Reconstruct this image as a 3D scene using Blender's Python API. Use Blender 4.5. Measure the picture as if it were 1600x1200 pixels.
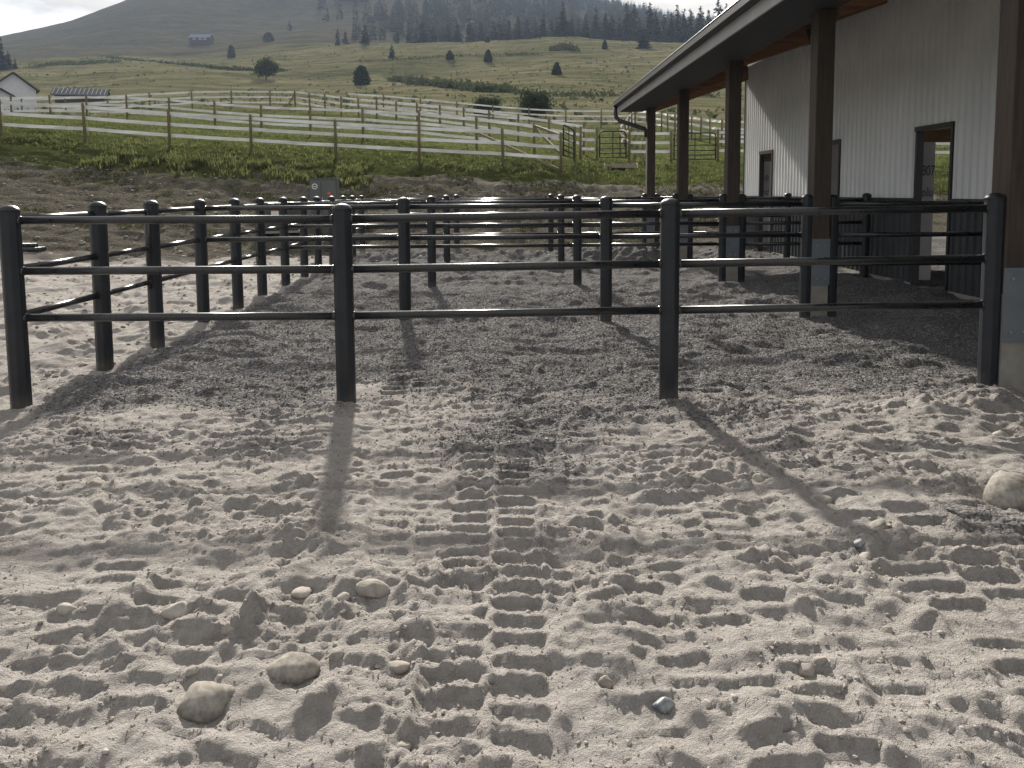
import bpy, math, random
import numpy as np
from mathutils import Vector, Matrix

for _o in list(bpy.data.objects):
    bpy.data.objects.remove(_o)
random.seed(7)
RNG = np.random.RandomState(11)
SC = bpy.context.scene
COL = SC.collection

# ------------------------------------------------------------------ camera
FPX, PCY, YAW, PITCH, ROLL, CAMH = 1238.0, 409.3, 0.0114, 0.0880, -0.0071, 1.586
_cy, _sy, _cp, _sp = math.cos(YAW), math.sin(YAW), math.cos(PITCH), math.sin(PITCH)
FWD = np.array([_sy*_cp, _cy*_cp, -_sp]); _r = np.array([_cy, -_sy, 0.0]); _u = np.cross(_r, FWD)
RGT = math.cos(ROLL)*_r + math.sin(ROLL)*_u
UPV = -math.sin(ROLL)*_r + math.cos(ROLL)*_u
cam = bpy.data.cameras.new('camera'); camo = bpy.data.objects.new('camera', cam); COL.objects.link(camo)
cam.sensor_width = 36.0; cam.sensor_fit = 'HORIZONTAL'; cam.lens = FPX/1600*36
cam.shift_y = -(600-PCY)/1600; cam.clip_start = 0.05; cam.clip_end = 5000
camo.matrix_world = Matrix(((RGT[0], UPV[0], -FWD[0], 0), (RGT[1], UPV[1], -FWD[1], 0), (RGT[2], UPV[2], -FWD[2], CAMH), (0, 0, 0, 1)))
SC.camera = camo
SC.render.resolution_x = 1024; SC.render.resolution_y = 768

# ------------------------------------------------------------------ sky and sun
SUN_EL, SUN_AZ = math.radians(29), math.radians(-9)      # azimuth from +Y towards +X
world = bpy.data.worlds.new('World'); SC.world = world; world.use_nodes = True
nt = world.node_tree; nt.nodes.clear()
def wn(t): return nt.nodes.new(t)
out = wn('ShaderNodeOutputWorld'); bg = wn('ShaderNodeBackground'); bg.inputs[1].default_value = 0.064
sky = wn('ShaderNodeTexSky'); sky.sky_type = 'NISHITA'; sky.sun_disc = False
sky.sun_elevation = SUN_EL; sky.sun_rotation = SUN_AZ; sky.air_density = 1.0; sky.dust_density = 1.5
tc = wn('ShaderNodeTexCoord'); mp = wn('ShaderNodeMapping'); mp.inputs['Scale'].default_value = (2.2, 2.2, 7.0)
mp.inputs['Rotation'].default_value = (0.05, 0.03, 0.4)
n1 = wn('ShaderNodeTexNoise'); n1.inputs['Scale'].default_value = 1.6; n1.inputs['Detail'].default_value = 7; n1.inputs['Roughness'].default_value = 0.55
cr = wn('ShaderNodeValToRGB'); cr.color_ramp.elements[0].position = 0.36; cr.color_ramp.elements[1].position = 0.52
n2 = wn('ShaderNodeTexNoise'); n2.inputs['Scale'].default_value = 3.1; n2.inputs['Detail'].default_value = 6
cr2 = wn('ShaderNodeValToRGB')
cr2.color_ramp.elements[0].position = 0.35; cr2.color_ramp.elements[0].color = (4.6, 4.5, 4.4, 1)
cr2.color_ramp.elements[1].position = 0.62; cr2.color_ramp.elements[1].color = (7.6, 7.1, 6.4, 1)
mx = wn('ShaderNodeMixRGB')
L = nt.links.new
L(tc.outputs['Generated'], mp.inputs[0]); L(mp.outputs[0], n1.inputs['Vector']); L(mp.outputs[0], n2.inputs['Vector'])
L(n1.outputs[0], cr.inputs[0]); L(n2.outputs[0], cr2.inputs[0])
L(cr.outputs[0], mx.inputs[0]); L(sky.outputs[0], mx.inputs[1]); L(cr2.outputs[0], mx.inputs[2])
L(mx.outputs[0], bg.inputs[0]); L(bg.outputs[0], out.inputs[0])
sund = bpy.data.lights.new('sun', 'SUN'); suno = bpy.data.objects.new('sun', sund); COL.objects.link(suno)
sund.energy = 5.0; sund.angle = math.radians(1.9); sund.color = (1.0, 0.945, 0.855)
SUNV = Vector((math.sin(SUN_AZ)*math.cos(SUN_EL), math.cos(SUN_AZ)*math.cos(SUN_EL), math.sin(SUN_EL)))
suno.rotation_euler = SUNV.to_track_quat('Z', 'Y').to_euler(); suno.location = (-10, 40, 40)
vs = SC.view_settings; vs.view_transform = 'Standard'; vs.look = 'None'; vs.gamma = 1.0; vs.use_curve_mapping = False
vs.exposure = 1.22

# ------------------------------------------------------------------ numeric helpers
def ray(px, py):
    d = FPX*FWD + (px-800)*RGT + (PCY-py)*UPV
    return d/d[1]                                   # per metre of depth Y
def at(px, py, Y):
    d = ray(px, py)*Y
    return Vector((d[0], d[1], d[2]+CAMH))
def on_plane(px, py, z=0.0):
    d = ray(px, py); t = (z-CAMH)/d[2]
    return Vector((d[0]*t, d[1]*t, z))
def hash2(ix, iy, seed):
    h = (ix.astype(np.int64)*374761393 + iy.astype(np.int64)*668265263 + seed*1274126177) & 0x7fffffff
    h = ((h ^ (h >> 13))*1274126177) & 0x7fffffff
    h = ((h ^ (h >> 15))*2246822519) & 0x7fffffff
    return ((h ^ (h >> 16)) & 0xffffff)/float(0xffffff)
def noise(x, y, seed=0):
    """gradient noise about -1..1"""
    x0 = np.floor(x); y0 = np.floor(y); fx = x-x0; fy = y-y0
    ix = x0.astype(np.int64); iy = y0.astype(np.int64)
    ux = fx*fx*fx*(fx*(fx*6-15)+10); uy = fy*fy*fy*(fy*(fy*6-15)+10)
    def g(dx, dy):
        a = hash2(ix+dx, iy+dy, seed)*2*np.pi
        return np.cos(a)*(fx-dx) + np.sin(a)*(fy-dy)
    a = g(0, 0); b = g(1, 0); c = g(0, 1); d = g(1, 1)
    return ((a+(b-a)*ux) + ((c+(d-c)*ux) - (a+(b-a)*ux))*uy)*1.5
def fbm(x, y, oct=4, seed=0, gain=0.5):
    r = 0; a = 1.0
    for i in range(oct):
        r = r + a*noise(x*2.03**i+i*17.3, y*2.03**i-i*9.1, seed+i); a *= gain
    return r
def cells(x, y, seed):
    """cellular noise: a random value per cell and the distance to the cell's edge"""
    ix = np.floor(x).astype(np.int64); iy = np.floor(y).astype(np.int64)
    d1 = np.full(x.shape, 9.0); d2 = np.full(x.shape, 9.0); v = np.zeros(x.shape)
    for dx in (-1, 0, 1):
        for dy in (-1, 0, 1):
            cx = ix+dx; cy = iy+dy
            d = np.hypot(cx+hash2(cx, cy, seed)-x, cy+hash2(cx, cy, seed+1)-y)
            n = d < d1
            d2 = np.where(n, d1, np.minimum(d2, d)); v = np.where(n, hash2(cx, cy, seed+2), v); d1 = np.where(n, d, d1)
    return v, d2-d1
def sstep(a, b, x):
    t = np.clip((x-a)/(b-a), 0, 1); return t*t*(3-2*t)

# ------------------------------------------------------------------ mesh helpers
def link(name, me, mat=None, parent=None, loc=None):
    o = bpy.data.objects.new(name, me); COL.objects.link(o)
    if mat is not None and len(me.materials) == 0: me.materials.append(mat)
    if parent is not None: o.parent = parent
    if loc is not None: o.location = loc
    return o
def tag(o, label=None, cat=None, group=None, kind=None):
    if label: o['label'] = label
    if cat: o['category'] = cat
    if group: o['group'] = group
    if kind: o['kind'] = kind
    return o
def thing(name, label, cat, loc=(0, 0, 0), group=None, rz=0):
    o = bpy.data.objects.new(name, None); COL.objects.link(o); o.location = loc; o.rotation_euler = (0, 0, rz)
    o.empty_display_size = 0.2
    return tag(o, label, cat, group)
def np_mesh(name, verts, faces_quads=None, tris=None, smooth=True, attrs=None):
    me = bpy.data.meshes.new(name)
    verts = np.asarray(verts, dtype=np.float32)
    me.vertices.add(len(verts)); me.vertices.foreach_set('co', verts.ravel())
    if faces_quads is not None: f = np.asarray(faces_quads, dtype=np.int32); k = 4
    else: f = np.asarray(tris, dtype=np.int32); k = 3
    n = len(f)
    me.loops.add(n*k); me.loops.foreach_set('vertex_index', f.ravel())
    me.polygons.add(n); me.polygons.foreach_set('loop_start', np.arange(0, n*k, k, dtype=np.int32))
    me.polygons.foreach_set('use_smooth', np.full(n, smooth, dtype=bool))
    me.update(calc_edges=True)
    if attrs:
        for an, av in attrs.items():
            a = me.attributes.new(an, 'FLOAT', 'POINT'); a.data.foreach_set('value', np.asarray(av, dtype=np.float32).ravel())
    return me
class MB:
    """collects simple solids into one mesh"""
    def __init__(self): self.v = []; self.f = []; self.s = []
    def add(self, v, f, smooth=False):
        o = len(self.v); self.v += [tuple(p) for p in v]; self.f += [tuple(i+o for i in q) for q in f]; self.s += [smooth]*len(f); return self
    def box(self, x0, x1, y0, y1, z0, z1, bev=0.0):
        if bev <= 0:
            v = [(x, y, z) for z in (z0, z1) for y in (y0, y1) for x in (x0, x1)]
            return self.add(v, [(0, 2, 3, 1), (4, 5, 7, 6), (0, 1, 5, 4), (1, 3, 7, 5), (3, 2, 6, 7), (2, 0, 4, 6)])
        b = bev
        def ring(z, i): return [(x0+b+i, y0+i, z), (x1-b-i, y0+i, z), (x1-i, y0+b+i, z), (x1-i, y1-b-i, z), (x1-b-i, y1-i, z), (x0+b+i, y1-i, z), (x0+i, y1-b-i, z), (x0+i, y0+b+i, z)]
        rs = [ring(z0, b*.6), ring(z0+b, 0), ring(z1-b, 0), ring(z1, b*.6)]
        v = sum(rs, []); f = [tuple(reversed(range(8))), tuple(range(24, 32))]
        for k in range(3):
            for i in range(8): j = (i+1) % 8; f.append((k*8+i, k*8+j, k*8+8+j, k*8+8+i))
        return self.add(v, f)
    def tube(self, pts, r, n=10, caps=True, smooth=True):
        pts = [Vector(p) for p in pts]; v = []; f = []
        rr = r if isinstance(r, (list, tuple)) else [r]*len(pts)
        prev = None
        for i, p in enumerate(pts):
            t = (pts[min(i+1, len(pts)-1)]-pts[max(i-1, 0)]).normalized()
            ref = Vector((0, 0, 1)) if abs(t.z) < 0.9 else Vector((1, 0, 0))
            a = t.cross(ref).normalized(); b = a.cross(t).normalized()
            for k in range(n):
                an = 2*math.pi*k/n; v.append(p+(a*math.cos(an)+b*math.sin(an))*rr[i])
        for i in range(len(pts)-1):
            for k in range(n):
                j = (k+1) % n; f.append((i*n+k, i*n+j, i*n+n+j, i*n+n+k))
        self.add(v, f, smooth)
        if caps:
            o = len(self.v)-len(v)
            self.f += [tuple(o+k for k in reversed(range(n))), tuple(o+(len(pts)-1)*n+k for k in range(n))]; self.s += [False, False]
        return self
    def bar(self, a, b, w, h, up=(0, 0, 1)):
        a = Vector(a); b = Vector(b); t = (b-a).normalized(); upv = Vector(up)
        s = t.cross(upv).normalized(); u = s.cross(t).normalized()
        v = [p+s*(sx*w/2)+u*(sz*h/2) for p in (a, b) for (sx, sz) in ((-1, -1), (1, -1), (1, 1), (-1, 1))]
        return self.add(v, [(0, 1, 2, 3), (7, 6, 5, 4), (0, 4, 5, 1), (1, 5, 6, 2), (2, 6, 7, 3), (3, 7, 4, 0)])
    def mesh(self, name='m'):
        me = bpy.data.meshes.new(name); me.from_pydata(self.v, [], self.f)
        me.polygons.foreach_set('use_smooth', self.s); me.validate(); me.update()
        return me
    def build(self, name, mat, parent=None, loc=None): return link(name, self.mesh(name), mat, parent, loc)

# ------------------------------------------------------------------ materials
def mat_base(name, rough=0.7, spec=0.3, metal=0.0):
    m = bpy.data.materials.new(name); m.use_nodes = True; n = m.node_tree.nodes; b = n['Principled BSDF']
    b.inputs['Roughness'].default_value = rough; b.inputs['Specular IOR Level'].default_value = spec; b.inputs['Metallic'].default_value = metal
    return m, m.node_tree, b
def add_noise(t, scale, detail=4, rough=0.55, coord='Object', stretch=None):
    tc = t.nodes.new('ShaderNodeTexCoord'); nz = t.nodes.new('ShaderNodeTexNoise')
    nz.inputs['Scale'].default_value = scale; nz.inputs['Detail'].default_value = detail; nz.inputs['Roughness'].default_value = rough
    if stretch:
        mp = t.nodes.new('ShaderNodeMapping'); mp.inputs['Scale'].default_value = stretch
        t.links.new(tc.outputs[coord], mp.inputs[0]); t.links.new(mp.outputs[0], nz.inputs['Vector'])
    else: t.links.new(tc.outputs[coord], nz.inputs['Vector'])
    return nz.outputs[0]
def ramp(t, src, stops):
    r = t.nodes.new('ShaderNodeValToRGB'); e = r.color_ramp.elements
    while len(e) < len(stops): e.new(0.5)
    for i, (p, c) in enumerate(stops): e[i].position = p; e[i].color = (*c, 1) if len(c) == 3 else c
    t.links.new(src, r.inputs[0]); return r.outputs[0]
def mixc(t, fac, a, b, mode='MIX'):
    m = t.nodes.new('ShaderNodeMixRGB'); m.blend_type = mode
    for i, s in ((0, fac), (1, a), (2, b)):
        if isinstance(s, (int, float)): m.inputs[i].default_value = s
        elif isinstance(s, tuple): m.inputs[i].default_value = (*s, 1)
        else: t.links.new(s, m.inputs[i])
    return m.outputs[0]
def mathn(t, op, a, b=0.0):
    m = t.nodes.new('ShaderNodeMath'); m.operation = op
    for i, s in ((0, a), (1, b)):
        if isinstance(s, (int, float)): m.inputs[i].default_value = s
        else: t.links.new(s, m.inputs[i])
    return m.outputs[0]
def bump(t, b, h, strength=0.3, dist=0.02):
    n = t.nodes.new('ShaderNodeBump'); n.inputs['Strength'].default_value = strength; n.inputs['Distance'].default_value = dist
    t.links.new(h, n.inputs['Height']); t.links.new(n.outputs[0], b.inputs['Normal'])
def attr(t, name):
    a = t.nodes.new('ShaderNodeAttribute'); a.attribute_name = name; return a.outputs['Fac']
def simple(name, c1, c2, scale=8, rough=0.7, spec=0.3, metal=0.0, bmp=0.0, bdist=0.01, stretch=None, detail=5):
    m, t, b = mat_base(name, rough, spec, metal)
    nz = add_noise(t, scale, detail, stretch=stretch)
    t.links.new(ramp(t, nz, [(0.3, c1), (0.7, c2)]), b.inputs['Base Color'])
    if bmp: bump(t, b, nz, bmp, bdist)
    return m
M = {}
# yard: pale sandy subsoil, grey crushed gravel, weeds
m, t, b = mat_base('yard_soil', 1.0, 0.0)
s1 = add_noise(t, 1.3, 6); s2 = add_noise(t, 22, 6, 0.65); s3 = add_noise(t, 190, 3, 0.6)
sand = mixc(t, 0.55, ramp(t, s1, [(0.3, (0.325, 0.300, 0.276)), (0.7, (0.415, 0.388, 0.362))]), ramp(t, s2, [(0.3, (0.24, 0.220, 0.203)), (0.7, (0.440, 0.415, 0.392))]))
vo = t.nodes.new('ShaderNodeTexVoronoi'); vo.inputs['Scale'].default_value = 60; tco = t.nodes.new('ShaderNodeTexCoord'); t.links.new(tco.outputs['Object'], vo.inputs['Vector'])
sepv = t.nodes.new('ShaderNodeSeparateColor'); t.links.new(vo.outputs['Color'], sepv.inputs[0])
grav = ramp(t, sepv.outputs[0], [(0.0, (0.075, 0.073, 0.077)), (0.45, (0.158, 0.151, 0.151)), (0.8, (0.265, 0.254, 0.246)), (1.0, (0.42, 0.405, 0.385))])
grav = mixc(t, 0.40, grav, ramp(t, s1, [(0.35, (0.102, 0.099, 0.102)), (0.7, (0.195, 0.187, 0.182))]))
gm = attr(t, 'gravel'); ga = mathn(t, 'ADD', gm, mathn(t, 'MULTIPLY', mathn(t, 'SUBTRACT', s2, 0.5), 1.6))
gmask = ramp(t, ga, [(0.32, (0, 0, 0)), (0.78, (1, 1, 1))])
c = mixc(t, gmask, sand, grav)
dm = dmk = attr(t, 'dark'); soil = ramp(t, s2, [(0.3, (0.056, 0.051, 0.040)), (0.5, (0.112, 0.101, 0.082)), (0.64, (0.18, 0.165, 0.138)), (0.76, (0.34, 0.32, 0.28))])
c = mixc(t, ramp(t, mathn(t, 'ADD', dm, mathn(t, 'MULTIPLY', mathn(t, 'SUBTRACT', s2, 0.5), 0.9)), [(0.3, (0, 0, 0)), (0.7, (1, 1, 1))]), c, soil)
wm = attr(t, 'weed'); s4 = add_noise(t, 2.2, 6, 0.65)
weed = ramp(t, s2, [(0.3, (0.035, 0.044, 0.015)), (0.7, (0.085, 0.095, 0.034))])
c = mixc(t, ramp(t, mathn(t, 'ADD', wm, mathn(t, 'MULTIPLY', mathn(t, 'SUBTRACT', s4, 0.5), 1.6)), [(0.42, (0, 0, 0)), (0.62, (1, 1, 1))]), c, weed)
t.links.new(c, b.inputs['Base Color'])
s5 = add_noise(t, 6.5, 6, 0.7); s6 = add_noise(t, 62, 5, 0.7); hb = mathn(t, 'ADD', mathn(t, 'MULTIPLY', s2, 0.8), mathn(t, 'MULTIPLY', s3, 0.35)); hb = mathn(t, 'ADD', hb, mathn(t, 'MULTIPLY', s6, 0.75)); hb = mathn(t, 'ADD', hb, mathn(t, 'MULTIPLY', mathn(t, 'MULTIPLY', s5, dmk), 7.0))
hb = mathn(t, 'ADD', hb, mathn(t, 'MULTIPLY', mathn(t, 'MULTIPLY', vo.outputs['Distance'], gmask), -0.9))
bump(t, b, hb, 1.0, 0.030); M['soil'] = m
# pasture and hillside
m, t, b = mat_base('hill_grass', 1.0, 0.0)
a1 = add_noise(t, 0.012, 7, 0.6, stretch=(1, 1.6, 1)); a2 = add_noise(t, 0.11, 7, 0.65, stretch=(0.55, 1.5, 1)); a3 = add_noise(t, 1.6, 5, 0.7)
dry = ramp(t, a2, [(0.30, (0.064, 0.065, 0.037)), (0.5, (0.122, 0.116, 0.071)), (0.72, (0.192, 0.175, 0.114))])
grn = ramp(t, a3, [(0.3, (0.060, 0.068, 0.028)), (0.7, (0.125, 0.134, 0.056))])
fm = attr(t, 'far')
c = mixc(t, ramp(t, mathn(t, 'ADD', fm, mathn(t, 'MULTIPLY', mathn(t, 'SUBTRACT', a2, 0.5), 0.8)), [(0.3, (0, 0, 0)), (0.75, (1, 1, 1))]), grn, dry)
up = attr(t, 'heath')
c = mixc(t, ramp(t, mathn(t, 'ADD', up, mathn(t, 'MULTIPLY', mathn(t, 'SUBTRACT', a1, 0.5), 1.4)), [(0.4, (0, 0, 0)), (0.7, (0.85, 0.85, 0.85))]), c, ramp(t, a2, [(0.3, (0.040, 0.036, 0.028)), (0.7, (0.085, 0.075, 0.056))]))
a4 = add_noise(t, 0.42, 6, 0.72, stretch=(0.6, 1.3, 1)); a5 = add_noise(t, 0.035, 5, 0.6, stretch=(0.5, 1.8, 1))
spk = mixc(t, 1.0, ramp(t, a3, [(0.30, (0.5, 0.5, 0.46)), (0.55, (1, 1, 1))]), ramp(t, a4, [(0.34, (0.48, 0.52, 0.46)), (0.56, (1.12, 1.1, 1.05))]), 'MULTIPLY')
spk = mixc(t, 1.0, spk, ramp(t, a5, [(0.38, (0.72, 0.78, 0.68)), (0.6, (1.1, 1.06, 1.05))]), 'MULTIPLY'); c = mixc(t, 0.85, c, mixc(t, 1.0, c, spk, 'MULTIPLY'))
dm = attr(t, 'dirt')
c = mixc(t, ramp(t, mathn(t, 'ADD', dm, mathn(t, 'MULTIPLY', mathn(t, 'SUBTRACT', a3, 0.5), 1.2)), [(0.4, (0, 0, 0)), (0.65, (1, 1, 1))]), c, ramp(t, a3, [(0.3, (0.15, 0.125, 0.095)), (0.7, (0.33, 0.29, 0.235))]))
t.links.new(c, b.inputs['Base Color']); bump(t, b, a3, 0.8, 0.25); M['hill'] = m
# black painted steel
m, t, b = mat_base('black_steel', 0.30, 0.55)
nz = add_noise(t, 9, 6, 0.7); nf = add_noise(t, 150, 2)
t.links.new(ramp(t, nz, [(0.35, (0.006, 0.007, 0.009)), (0.75, (0.020, 0.020, 0.021))]), b.inputs['Base Color'])
t.links.new(ramp(t, nz, [(0.3, (0.22,)*3), (0.75, (0.40,)*3)]), b.inputs['Roughness']); bump(t, b, nf, 0.06, 0.002); M['black'] = m
m, t, b = mat_base('black_post', 0.48, 0.4)
nz = add_noise(t, 6, 6, 0.7); tcz = t.nodes.new('ShaderNodeTexCoord'); sp = t.nodes.new('ShaderNodeSeparateXYZ'); t.links.new(tcz.outputs['Object'], sp.inputs[0])
dust = ramp(t, mathn(t, 'ADD', mathn(t, 'MULTIPLY', sp.outputs[2], -2.2), mathn(t, 'MULTIPLY', nz, 1.1)), [(0.15, (0, 0, 0)), (0.75, (0.75,)*3)])
t.links.new(mixc(t, dust, ramp(t, nz, [(0.35, (0.006, 0.008, 0.012)), (0.75, (0.017, 0.020, 0.025))]), (0.10, 0.09, 0.075)), b.inputs['Base Color'])
bump(t, b, add_noise(t, 130, 2), 0.08, 0.002); M['post'] = m
M['white_metal'] = simple('white_metal', (0.64, 0.65, 0.655), (0.74, 0.74, 0.735), 1.3, 0.42, 0.4)
M['char_metal'] = simple('charcoal_metal', (0.030, 0.034, 0.038), (0.050, 0.054, 0.058), 2.0, 0.42, 0.4)
M['trim'] = simple('dark_trim', (0.016, 0.017, 0.019), (0.028, 0.028, 0.030), 3, 0.4, 0.4)
M['gutter'] = simple('gutter_metal', (0.022, 0.022, 0.024), (0.036, 0.035, 0.035), 3, 0.45, 0.3)
M['fascia'] = simple('fascia_metal', (0.30, 0.30, 0.305), (0.38, 0.375, 0.37), 3, 0.45, 0.4)
M['soffit'] = simple('soffit_metal', (0.026, 0.026, 0.029), (0.042, 0.041, 0.043), 4, 0.6, 0.3)
M['stain'] = simple('stained_timber', (0.034, 0.027, 0.023), (0.072, 0.054, 0.042), 5, 0.65, 0.25, bmp=0.3, bdist=0.004, stretch=(6, 6, 0.5))
M['rafter'] = simple('rafter_timber', (0.15, 0.075, 0.042), (0.27, 0.145, 0.085), 4, 0.7, 0.2, bmp=0.2, bdist=0.003, stretch=(0.5, 6, 6))
M['concrete'] = simple('concrete', (0.20, 0.19, 0.165), (0.31, 0.295, 0.26), 7, 0.9, 0.15, bmp=0.2, bdist=0.004)
M['galv'] = simple('painted_plate', (0.105, 0.125, 0.145), (0.150, 0.170, 0.190), 6, 0.5, 0.4)
M['bolt'] = simple('bolt_steel', (0.25, 0.26, 0.28), (0.36, 0.36, 0.38), 20, 0.4, 0.5, 0.6)
M['wrap'] = simple('house_wrap', (0.44, 0.42, 0.43), (0.54, 0.52, 0.52), 3, 0.8, 0.2, bmp=0.2, bdist=0.01)
M['ink'] = simple('wrap_ink', (0.045, 0.045, 0.09), (0.07, 0.07, 0.12), 20, 0.7)
M['wood_post'] = simple('treated_post', (0.100, 0.084, 0.048), (0.205, 0.175, 0.108), 6, 0.85, 0.1, bmp=0.3, bdist=0.004, stretch=(5, 5, 0.6))
M['tape'] = simple('white_tape', (0.58, 0.58, 0.56), (0.72, 0.72, 0.70), 3, 0.6, 0.3)
M['gate'] = simple('green_gate', (0.010, 0.024, 0.016), (0.018, 0.038, 0.025), 6, 0.7, 0.1)
M['cabinet'] = simple('cabinet_paint', (0.080, 0.092, 0.088), (0.110, 0.122, 0.116), 3, 0.5, 0.35)
M['transformer'] = simple('transformer_green', (0.040, 0.052, 0.044), (0.060, 0.074, 0.062), 4, 0.55, 0.3)
M['sticker'] = simple('white_sticker', (0.62, 0.62, 0.60), (0.74, 0.73, 0.71), 30, 0.6)
M['redstk'] = simple('red_sticker', (0.55, 0.10, 0.06), (0.65, 0.16, 0.10), 30, 0.6)
M['stone'] = simple('field_stone', (0.15, 0.137, 0.120), (0.33, 0.305, 0.270), 34, 0.97, 0.03, bmp=0.35, bdist=0.006)
M['pale_stone'] = simple('pale_stone', (0.26, 0.242, 0.215), (0.40, 0.375, 0.34), 22, 0.95, 0.04, bmp=0.35, bdist=0.005)
M['dark_stone'] = simple('slate_stone', (0.045, 0.055, 0.068), (0.30, 0.31, 0.31), 22, 0.5, 0.4, bmp=0.3, bdist=0.004)
M['clod'] = simple('earth_clod', (0.22, 0.198, 0.172), (0.35, 0.322, 0.290), 25, 1.0, 0.0, bmp=0.7, bdist=0.012)
M['gravel'] = simple('gravel_chip', (0.060, 0.059, 0.062), (0.26, 0.25, 0.24), 34, 0.95, 0.03)
M['old_wood'] = simple('weathered_wood', (0.20, 0.165, 0.12), (0.36, 0.31, 0.24), 8, 0.85, 0.1, bmp=0.3, bdist=0.004, stretch=(1, 6, 6))
M['roof_gray'] = simple('grey_roofing', (0.05, 0.048, 0.05), (0.085, 0.08, 0.082), 2, 0.95, 0.05)
M['blue_roof'] = simple('slate_blue_roofing', (0.085, 0.105, 0.15), (0.12, 0.145, 0.20), 2, 0.5)
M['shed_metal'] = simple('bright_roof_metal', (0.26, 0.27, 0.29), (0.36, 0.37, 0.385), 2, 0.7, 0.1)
M['shed_pan'] = simple('shaded_roof_metal', (0.11, 0.115, 0.125), (0.15, 0.155, 0.165), 2, 0.9, 0.0)  # darker copy of the roof metal, shade between the ribs put into its colour
M['house_wall'] = simple('house_siding', (0.50, 0.50, 0.54), (0.60, 0.60, 0.63), 2, 0.7)
M['cabin_wall'] = simple('cabin_siding', (0.040, 0.028, 0.024), (0.075, 0.050, 0.040), 2, 0.8)
M['glass'] = simple('window_glass', (0.10, 0.12, 0.14), (0.16, 0.18, 0.2), 2, 0.1, 0.6)
M['bark'] = simple('bark', (0.035, 0.027, 0.020), (0.075, 0.058, 0.043), 6, 0.95, 0.05, bmp=0.4, bdist=0.03)
def leaf_mat(name, c1, c2, scale, trans=0.3):
    m, t, b = mat_base(name, 0.8, 0.0)
    nz = add_noise(t, scale, 3)
    oi = t.nodes.new('ShaderNodeObjectInfo')
    col = ramp(t, mathn(t, 'ADD', mathn(t, 'MULTIPLY', nz, 0.8), mathn(t, 'MULTIPLY', oi.outputs['Random'], 0.25)), [(0.3, c1), (0.75, c2)])
    t.links.new(col, b.inputs['Base Color'])
    tr = t.nodes.new('ShaderNodeBsdfTranslucent'); t.links.new(col, tr.inputs[0])
    ms = t.nodes.new('ShaderNodeMixShader'); ms.inputs[0].default_value = trans
    o = t.nodes['Material Output']; t.links.new(b.outputs[0], ms.inputs[1]); t.links.new(tr.outputs[0], ms.inputs[2]); t.links.new(ms.outputs[0], o.inputs[0])
    return m
M['needle'] = leaf_mat('conifer_needles', (0.020, 0.027, 0.017), (0.054, 0.064, 0.036), 0.6, 0.15)
M['shrub'] = leaf_mat('shrub_leaves', (0.026, 0.036, 0.018), (0.062, 0.078, 0.036), 0.9, 0.2)
M['brush'] = leaf_mat('brush_leaves', (0.035, 0.045, 0.022), (0.080, 0.095, 0.045), 0.5, 0.2)
M['grassblade'] = leaf_mat('grass_blades', (0.062, 0.076, 0.026), (0.140, 0.150, 0.058), 0.7, 0.5)
M['weedblade'] = leaf_mat('weed_blades', (0.045, 0.050, 0.020), (0.11, 0.105, 0.055), 0.9, 0.35)

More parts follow.
